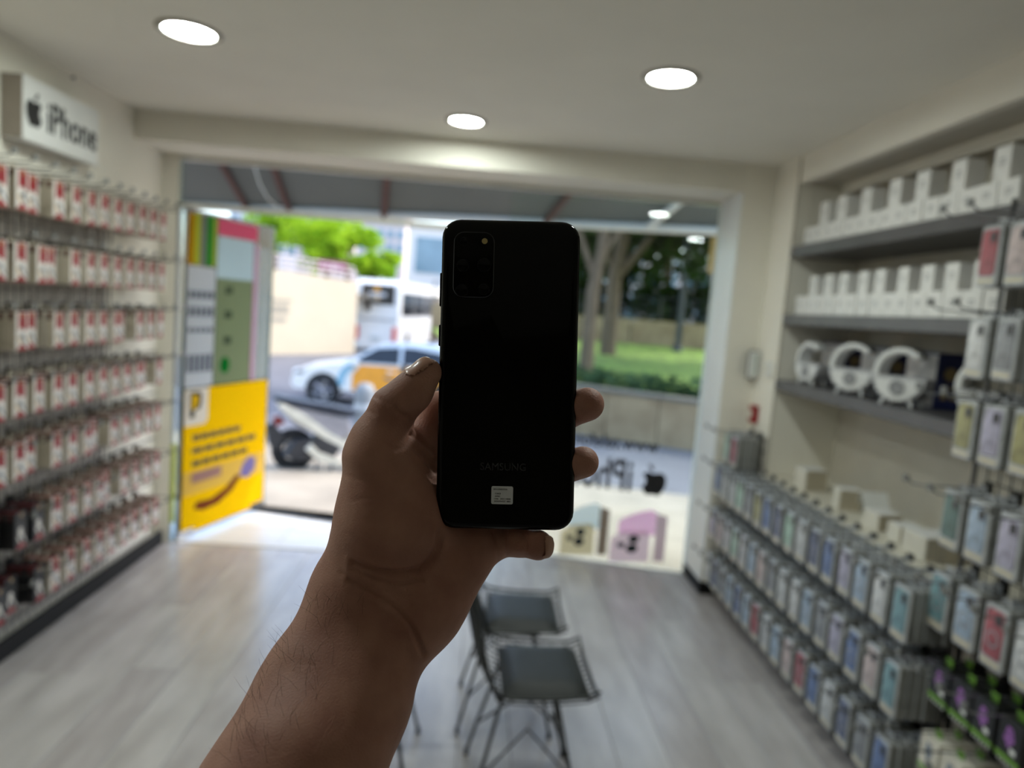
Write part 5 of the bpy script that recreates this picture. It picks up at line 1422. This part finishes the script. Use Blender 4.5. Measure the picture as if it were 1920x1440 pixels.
thumb = [chain((716, 846, .386, 16.5), (716, 818, .385, 13.6)), chain((716, 818, .385, 13.6), (738, 766, .383, 11.8)), chain((738, 766, .383, 11.6), (772, 735, .382, 10.4)), chain((772, 735, .382, 10.4), (801.5, 699, .3815, 8.0))]
index = [chain((796, 862, .409, 13.0), (824, 768, .409, 11.0)), chain((790, 872, .410, 12.5), (838, 785, .412, 10.5)), chain((838, 785, .412, 10.5), (920, 690, .400, 9.5)), chain((920, 690, .400, 9.5), (975, 640, .3985, 8.8))]
middle = [chain((870, 895, .418, 11.5), (960, 830, .412, 10.0)), chain((960, 830, .412, 10.0), (1050, 775, .399, 9.8)), chain((1050, 775, .399, 9.8), (1101, 758, .386, 9.3))]
ring = [chain((890, 945, .418, 11), (970, 905, .411, 9.6)), chain((970, 905, .411, 9.6), (1045, 880, .399, 9.2)), chain((1045, 880, .399, 9.2), (1093, 866.5, .386, 8.7))]
pinky = [chain((900, 1008, .410, 10.5), (938, 1012, .405, 9.0)), chain((938, 1012, .405, 9.0), (972, 1012, .398, 8.6)), chain((972, 1012, .398, 8.6), (1008.5, 1022, .384, 8.2))]
def sdf(P):
    def grp(lst, k):
        d = None
        for ch in lst:
            for (a, ra), (b, rb) in zip(ch[:-1], ch[1:]):
                e = seg(P, a, b, ra, rb); d = e if d is None else smin(d, e, k)
        return d
    body = grp(palm, .014)
    arm = grp([arm_l, arm_r, arm_e], .020)
    body = smin(body, arm, .022)
    body = smin(body, grp(thumb, .005), .009)
    out = body
    for fng, k in ((index, .010), (middle, .007), (ring, .007), (pinky, .006)):
        out = np.minimum(out, smin(body, grp(fng, .005), k))
    return out
VX = .0011
lo = np.array([-.235, -.035, .185], np.float32); hi = np.array([.062, .300, .440], np.float32)
dims = np.ceil((hi - lo) / VX).astype(int) // 8 * 8 + 1
nb_ = (dims - 1) // 8
D = np.full(tuple(dims), 1.0, np.float32)
bi = np.stack(np.meshgrid(*[np.arange(k) for k in nb_], indexing='ij'), -1).reshape(-1, 3)
cen = lo + (bi * 8 + 4) * VX
dc = sdf(cen.astype(np.float32))
g9 = np.stack(np.meshgrid(np.arange(9), np.arange(9), np.arange(9), indexing='ij'), -1).reshape(-1, 3)
for b_, d_ in zip(bi[dc < -.011], dc[dc < -.011]):
    s = b_ * 8; D[s[0]:s[0] + 9, s[1]:s[1] + 9, s[2]:s[2] + 9] = -1.0
act = bi[np.abs(dc) <= .011]
for k in range(0, len(act), 200):
    blk = act[k:k + 200]; idx = (blk[:, None, :] * 8 + g9[None]).reshape(-1, 3)
    D[idx[:, 0], idx[:, 1], idx[:, 2]] = sdf((lo + idx * VX).astype(np.float32))
def surface_nets(D):
    S = D < 0; nx, ny, nz = D.shape
    cs = np.zeros((nx - 1, ny - 1, nz - 1), np.int8)
    for dx in (0, 1):
        for dy in (0, 1):
            for dz in (0, 1): cs += S[dx:nx - 1 + dx, dy:ny - 1 + dy, dz:nz - 1 + dz]
    cells = np.argwhere((cs > 0) & (cs < 8))
    vid = np.full((nx - 1, ny - 1, nz - 1), -1, np.int32); vid[cells[:, 0], cells[:, 1], cells[:, 2]] = np.arange(len(cells))
    acc = np.zeros((len(cells), 3)); cnt = np.zeros(len(cells))
    corners = [(a, b, c) for a in (0, 1) for b in (0, 1) for c in (0, 1)]
    for a in corners:
        for ax in range(3):
            if a[ax] == 1: continue
            b = list(a); b[ax] = 1
            da = D[cells[:, 0] + a[0], cells[:, 1] + a[1], cells[:, 2] + a[2]]; db = D[cells[:, 0] + b[0], cells[:, 1] + b[1], cells[:, 2] + b[2]]
            mk = (da < 0) != (db < 0); t = np.where(mk, da / np.where(mk, da - db, 1), 0)
            p = np.tile(np.array(a, float), (len(cells), 1)); p[:, ax] += t
            acc[mk] += p[mk]; cnt[mk] += 1
    V = cells + acc / cnt[:, None]
    faces = []
    for ax in range(3):
        o1, o2 = [(1, 2), (2, 0), (0, 1)][ax]
        sl0 = [slice(None)] * 3; sl1 = [slice(None)] * 3; sl0[ax] = slice(0, -1); sl1[ax] = slice(1, None)
        A = S[tuple(sl0)]; B = S[tuple(sl1)]
        E = np.argwhere(A != B); E = E[(E[:, o1] > 0) & (E[:, o2] > 0) & (E[:, o1] < D.shape[o1] - 1) & (E[:, o2] < D.shape[o2] - 1)]
        flip = ~A[E[:, 0], E[:, 1], E[:, 2]]
        def vi(d1, d2):
            q = E.copy(); q[:, o1] -= d1; q[:, o2] -= d2; return vid[q[:, 0], q[:, 1], q[:, 2]]
        Q = np.stack([vi(1, 1), vi(0, 1), vi(0, 0), vi(1, 0)], 1); Q[flip] = Q[flip][:, ::-1]; faces.append(Q)
    Fq = np.concatenate(faces); return V, Fq[(Fq >= 0).all(1)]
V, FQ = surface_nets(D)
V = lo + V * VX
# keep the largest shell only, relax a little
nv = len(V)
ed = np.concatenate([FQ[:, [0, 1]], FQ[:, [1, 2]], FQ[:, [2, 3]], FQ[:, [3, 0]]])
for _ in range(3):
    acc = np.zeros_like(V); cnt = np.zeros(nv)
    np.add.at(acc, ed[:, 0], V[ed[:, 1]]); np.add.at(cnt, ed[:, 0], 1); np.add.at(acc, ed[:, 1], V[ed[:, 0]]); np.add.at(cnt, ed[:, 1], 1)
    V = V * .5 + .5 * acc / np.maximum(cnt, 1)[:, None]
def normals(V):
    a = V[FQ[:, 2]] - V[FQ[:, 0]]; b = V[FQ[:, 3]] - V[FQ[:, 1]]; n = np.cross(a, b); N_ = np.zeros_like(V)
    for k in range(4): np.add.at(N_, FQ[:, k], n)
    return N_ / np.maximum(np.linalg.norm(N_, axis=1), 1e-12)[:, None]
NN = normals(V)
px_ = 960 + F * V[:, 0] / V[:, 2]; py_ = 720 + F * V[:, 1] / V[:, 2]
facing = -(NN * V).sum(1) / np.linalg.norm(V, axis=1)
def crease(pts, depth, width, zmax=1.0, lip=.2):
    best = np.full(nv, 1e9)
    for (x0, y0), (x1, y1) in zip(pts[:-1], pts[1:]):
        dx, dy = x1 - x0, y1 - y0; t = np.clip(((px_ - x0) * dx + (py_ - y0) * dy) / (dx * dx + dy * dy), 0, 1)
        best = np.minimum(best, np.hypot(px_ - x0 - t * dx, py_ - y0 - t * dy))
    w = np.clip(facing * 2.5, 0, 1) * (V[:, 2] < zmax)
    return w * depth / 1000.0 * (-np.exp(-(best / width) ** 2) + lip * np.exp(-((best - width * 2.2) / (width * 1.3)) ** 2))
dsp = np.zeros(nv)
for pts, dep, wd_ in (
    ([(794, 1227), (786, 1206), (769, 1170), (750, 1148), (721, 1125), (689, 1109), (655, 1088)], 1.4, 5),
    ([(662, 1055), (676, 1062), (705, 1070), (744, 1075), (786, 1069), (808, 1051), (821, 1025), (825, 999)], 1.9, 5.5),
    ([(660, 1066), (700, 1085), (753, 1098), (792, 1091)], .9, 4),
    ([(640, 1075), (690, 1098), (740, 1118), (780, 1122)], .35, 4),
    ([(742, 764), (752, 774), (766, 782), (772, 786)], 1.3, 4), ([(728, 838), (746, 843), (760, 836), (770, 818)], .6, 5),
    ([(771, 814), (789, 826), (812, 848)], 1.1, 4), ([(775, 840), (795, 858), (815, 885)], .7, 4), ([(770, 860), (790, 880), (812, 905)], .4, 4),
    ([(645, 890), (690, 905), (740, 890), (775, 868)], .25, 4), ([(660, 940), (700, 930), (735, 915)], .18, 4),
    ([(947, 985), (946, 1010), (949, 1046)], 1.2, 4), ([(926, 1000), (934, 1030), (936, 1066)], .8, 4), ([(983, 1000), (986, 1020), (984, 1045)], .9, 4),
    ([(704, 744), (716, 752), (724, 760)], .5, 4), ([(688, 770), (702, 776)], .4, 4), ([(650, 1000), (690, 1020), (730, 1035)], .15, 5), ([(860, 1010), (880, 1050), (890, 1090)], .3, 7)):
    dsp += crease(pts, dep, wd_)
V = V + NN * dsp[:, None]
# tendons and veins on the inner wrist, very soft
RM = np.array([[RIGHT.x, RIGHT.y, RIGHT.z], [DOWN.x, DOWN.y, DOWN.z], [FWD.x, FWD.y, FWD.z]])
VW = V @ RM + np.array(CAM)
m_skin = M('skin', (184, 138, 120), .55, var=.05, scale=45, rgb2=(160, 112, 97), bump=.22, bscale=900, sss=.12, detail=5, spec=.35)
base_w = VW.mean(0)
me = bpy.data.meshes.new('person')
me.from_pydata((VW - base_w).tolist(), [], FQ.tolist())
me.materials.append(m_skin)
me.polygons.foreach_set('use_smooth', [True] * len(me.polygons)); me.update()
hand = bpy.data.objects.new('person', me); COL.objects.link(hand); hand.location = base_w
tag(hand, 'left hand and bare forearm holding up the black phone', 'hand')
# nails: patches lifted off the finger surface
m_nail = M('finger_nail', (186, 140, 120), .35, var=.03, scale=60, coat=.2)
NN = normals(V); px_ = 960 + F * V[:, 0] / V[:, 2]; py_ = 720 + F * V[:, 1] / V[:, 2]
def inpoly(x, y, poly):
    r = np.zeros(len(x), bool); j = len(poly) - 1
    for i in range(len(poly)):
        xi, yi = poly[i]; xj, yj = poly[j]
        c = ((yi > y) != (yj > y)) & (x < (xj - xi) * (y - yi) / (yj - yi + 1e-9) + xi); r ^= c; j = i
    return r
def nail(nm, centre, axis_u, axis_v, ru, rv, label=None):
    """oval patch round a camera-space centre, measured along two axes"""
    q = V - centre; u = q @ axis_u / ru; v = q @ axis_v / rv; w = np.cross(axis_u, axis_v); s = q @ w
    ok = (np.abs(u) ** 3 + np.abs(v) ** 3 < 1) & (np.abs(s) < .008) & ((NN @ w) * np.sign((NN @ w)[np.argmin((q * q).sum(1))]) > .1)
    fsel = FQ[ok[FQ].all(1)]
    if len(fsel) < 4: print('nail', nm, len(fsel)); return
    ids = np.unique(fsel); mp_ = {int(a): i for i, a in enumerate(ids)}
    edge = np.clip(1 - np.maximum(np.abs(u[ids]), np.abs(v[ids])), 0, 1)
    pv = V[ids] + NN[ids] * (.0002 + .0008 * np.minimum(edge * 5, 1))[:, None]
    pw_ = pv @ RM + np.array(CAM) - base_w
    m2 = bpy.data.meshes.new(nm); m2.from_pydata(pw_.tolist(), [], [[mp_[int(i)] for i in f_] for f_ in fsel]); m2.materials.append(m_nail)
    m2.polygons.foreach_set('use_smooth', [True] * len(m2.polygons)); m2.update()
    o = bpy.data.objects.new(nm, m2); COL.objects.link(o); o.parent = hand
    if label: o['label'] = label
def unit(v): v = np.array(v, float); return v / np.linalg.norm(v)
tip = c3(801.5, 699, .3815); jnt = c3(772, 735, .382); ax = unit(tip - jnt); out = unit(np.cross(ax, [0, 0, 1.0]))
if out[0] > 0: out = -out
w_dir = unit(out * .80 + np.array([0, 0, -1]) * .55); vv = unit(np.cross(w_dir, ax)); 
nail('thumb_nail', tip - ax * .0005 + w_dir * .0078, ax, vv, .0075, .0058, 'pale thumb nail seen at an angle')
tp = c3(1008.5, 1022, .384); ax = unit([.30, -.95, -.1]); w_dir = unit([.80, .05, -.60]); ax = unit(ax - w_dir * (ax @ w_dir)); vv = unit(np.cross(w_dir, ax))
nail('little_finger_nail', tp + w_dir * .0078, ax, vv, .0062, .0042, 'little finger nail below the phone')
# fine arm hair
rhh = random.Random(77); hm = MB()
cand = np.where((facing > .35) & (py_ > 1120) & (py_ < 1436) & (px_ - 372 - (1440 - py_) * .61 < 150) & (px_ - 372 - (1440 - py_) * .61 > -30))[0]
def pixdir(dx, dy): return RIGHT * dx + DOWN * dy
for _ in range(95):
    i = int(rhh.choice(cand)); p = Vector(VW[i]); nrm = Vector(NN[i] @ RM)
    a = rhh.uniform(-2.3, -1.0); L_ = rhh.uniform(.005, .013); d = pixdir(math.cos(a), math.sin(a)); cv = pixdir(-math.sin(a), math.cos(a)) * rhh.uniform(-.35, .35)
    hm.tube([p - nrm * .0003, p + d * L_ * .5 + nrm * L_ * .10 + cv * L_ * .3, p + d * L_ + nrm * L_ * .06 + cv * L_], .00007, 3, rs=[.00006, .00005, .00002])
ho = hm.build('arm_hair', M('dark_hair', (58, 40, 30), .5), hand); ho['kind'] = 'stuff'
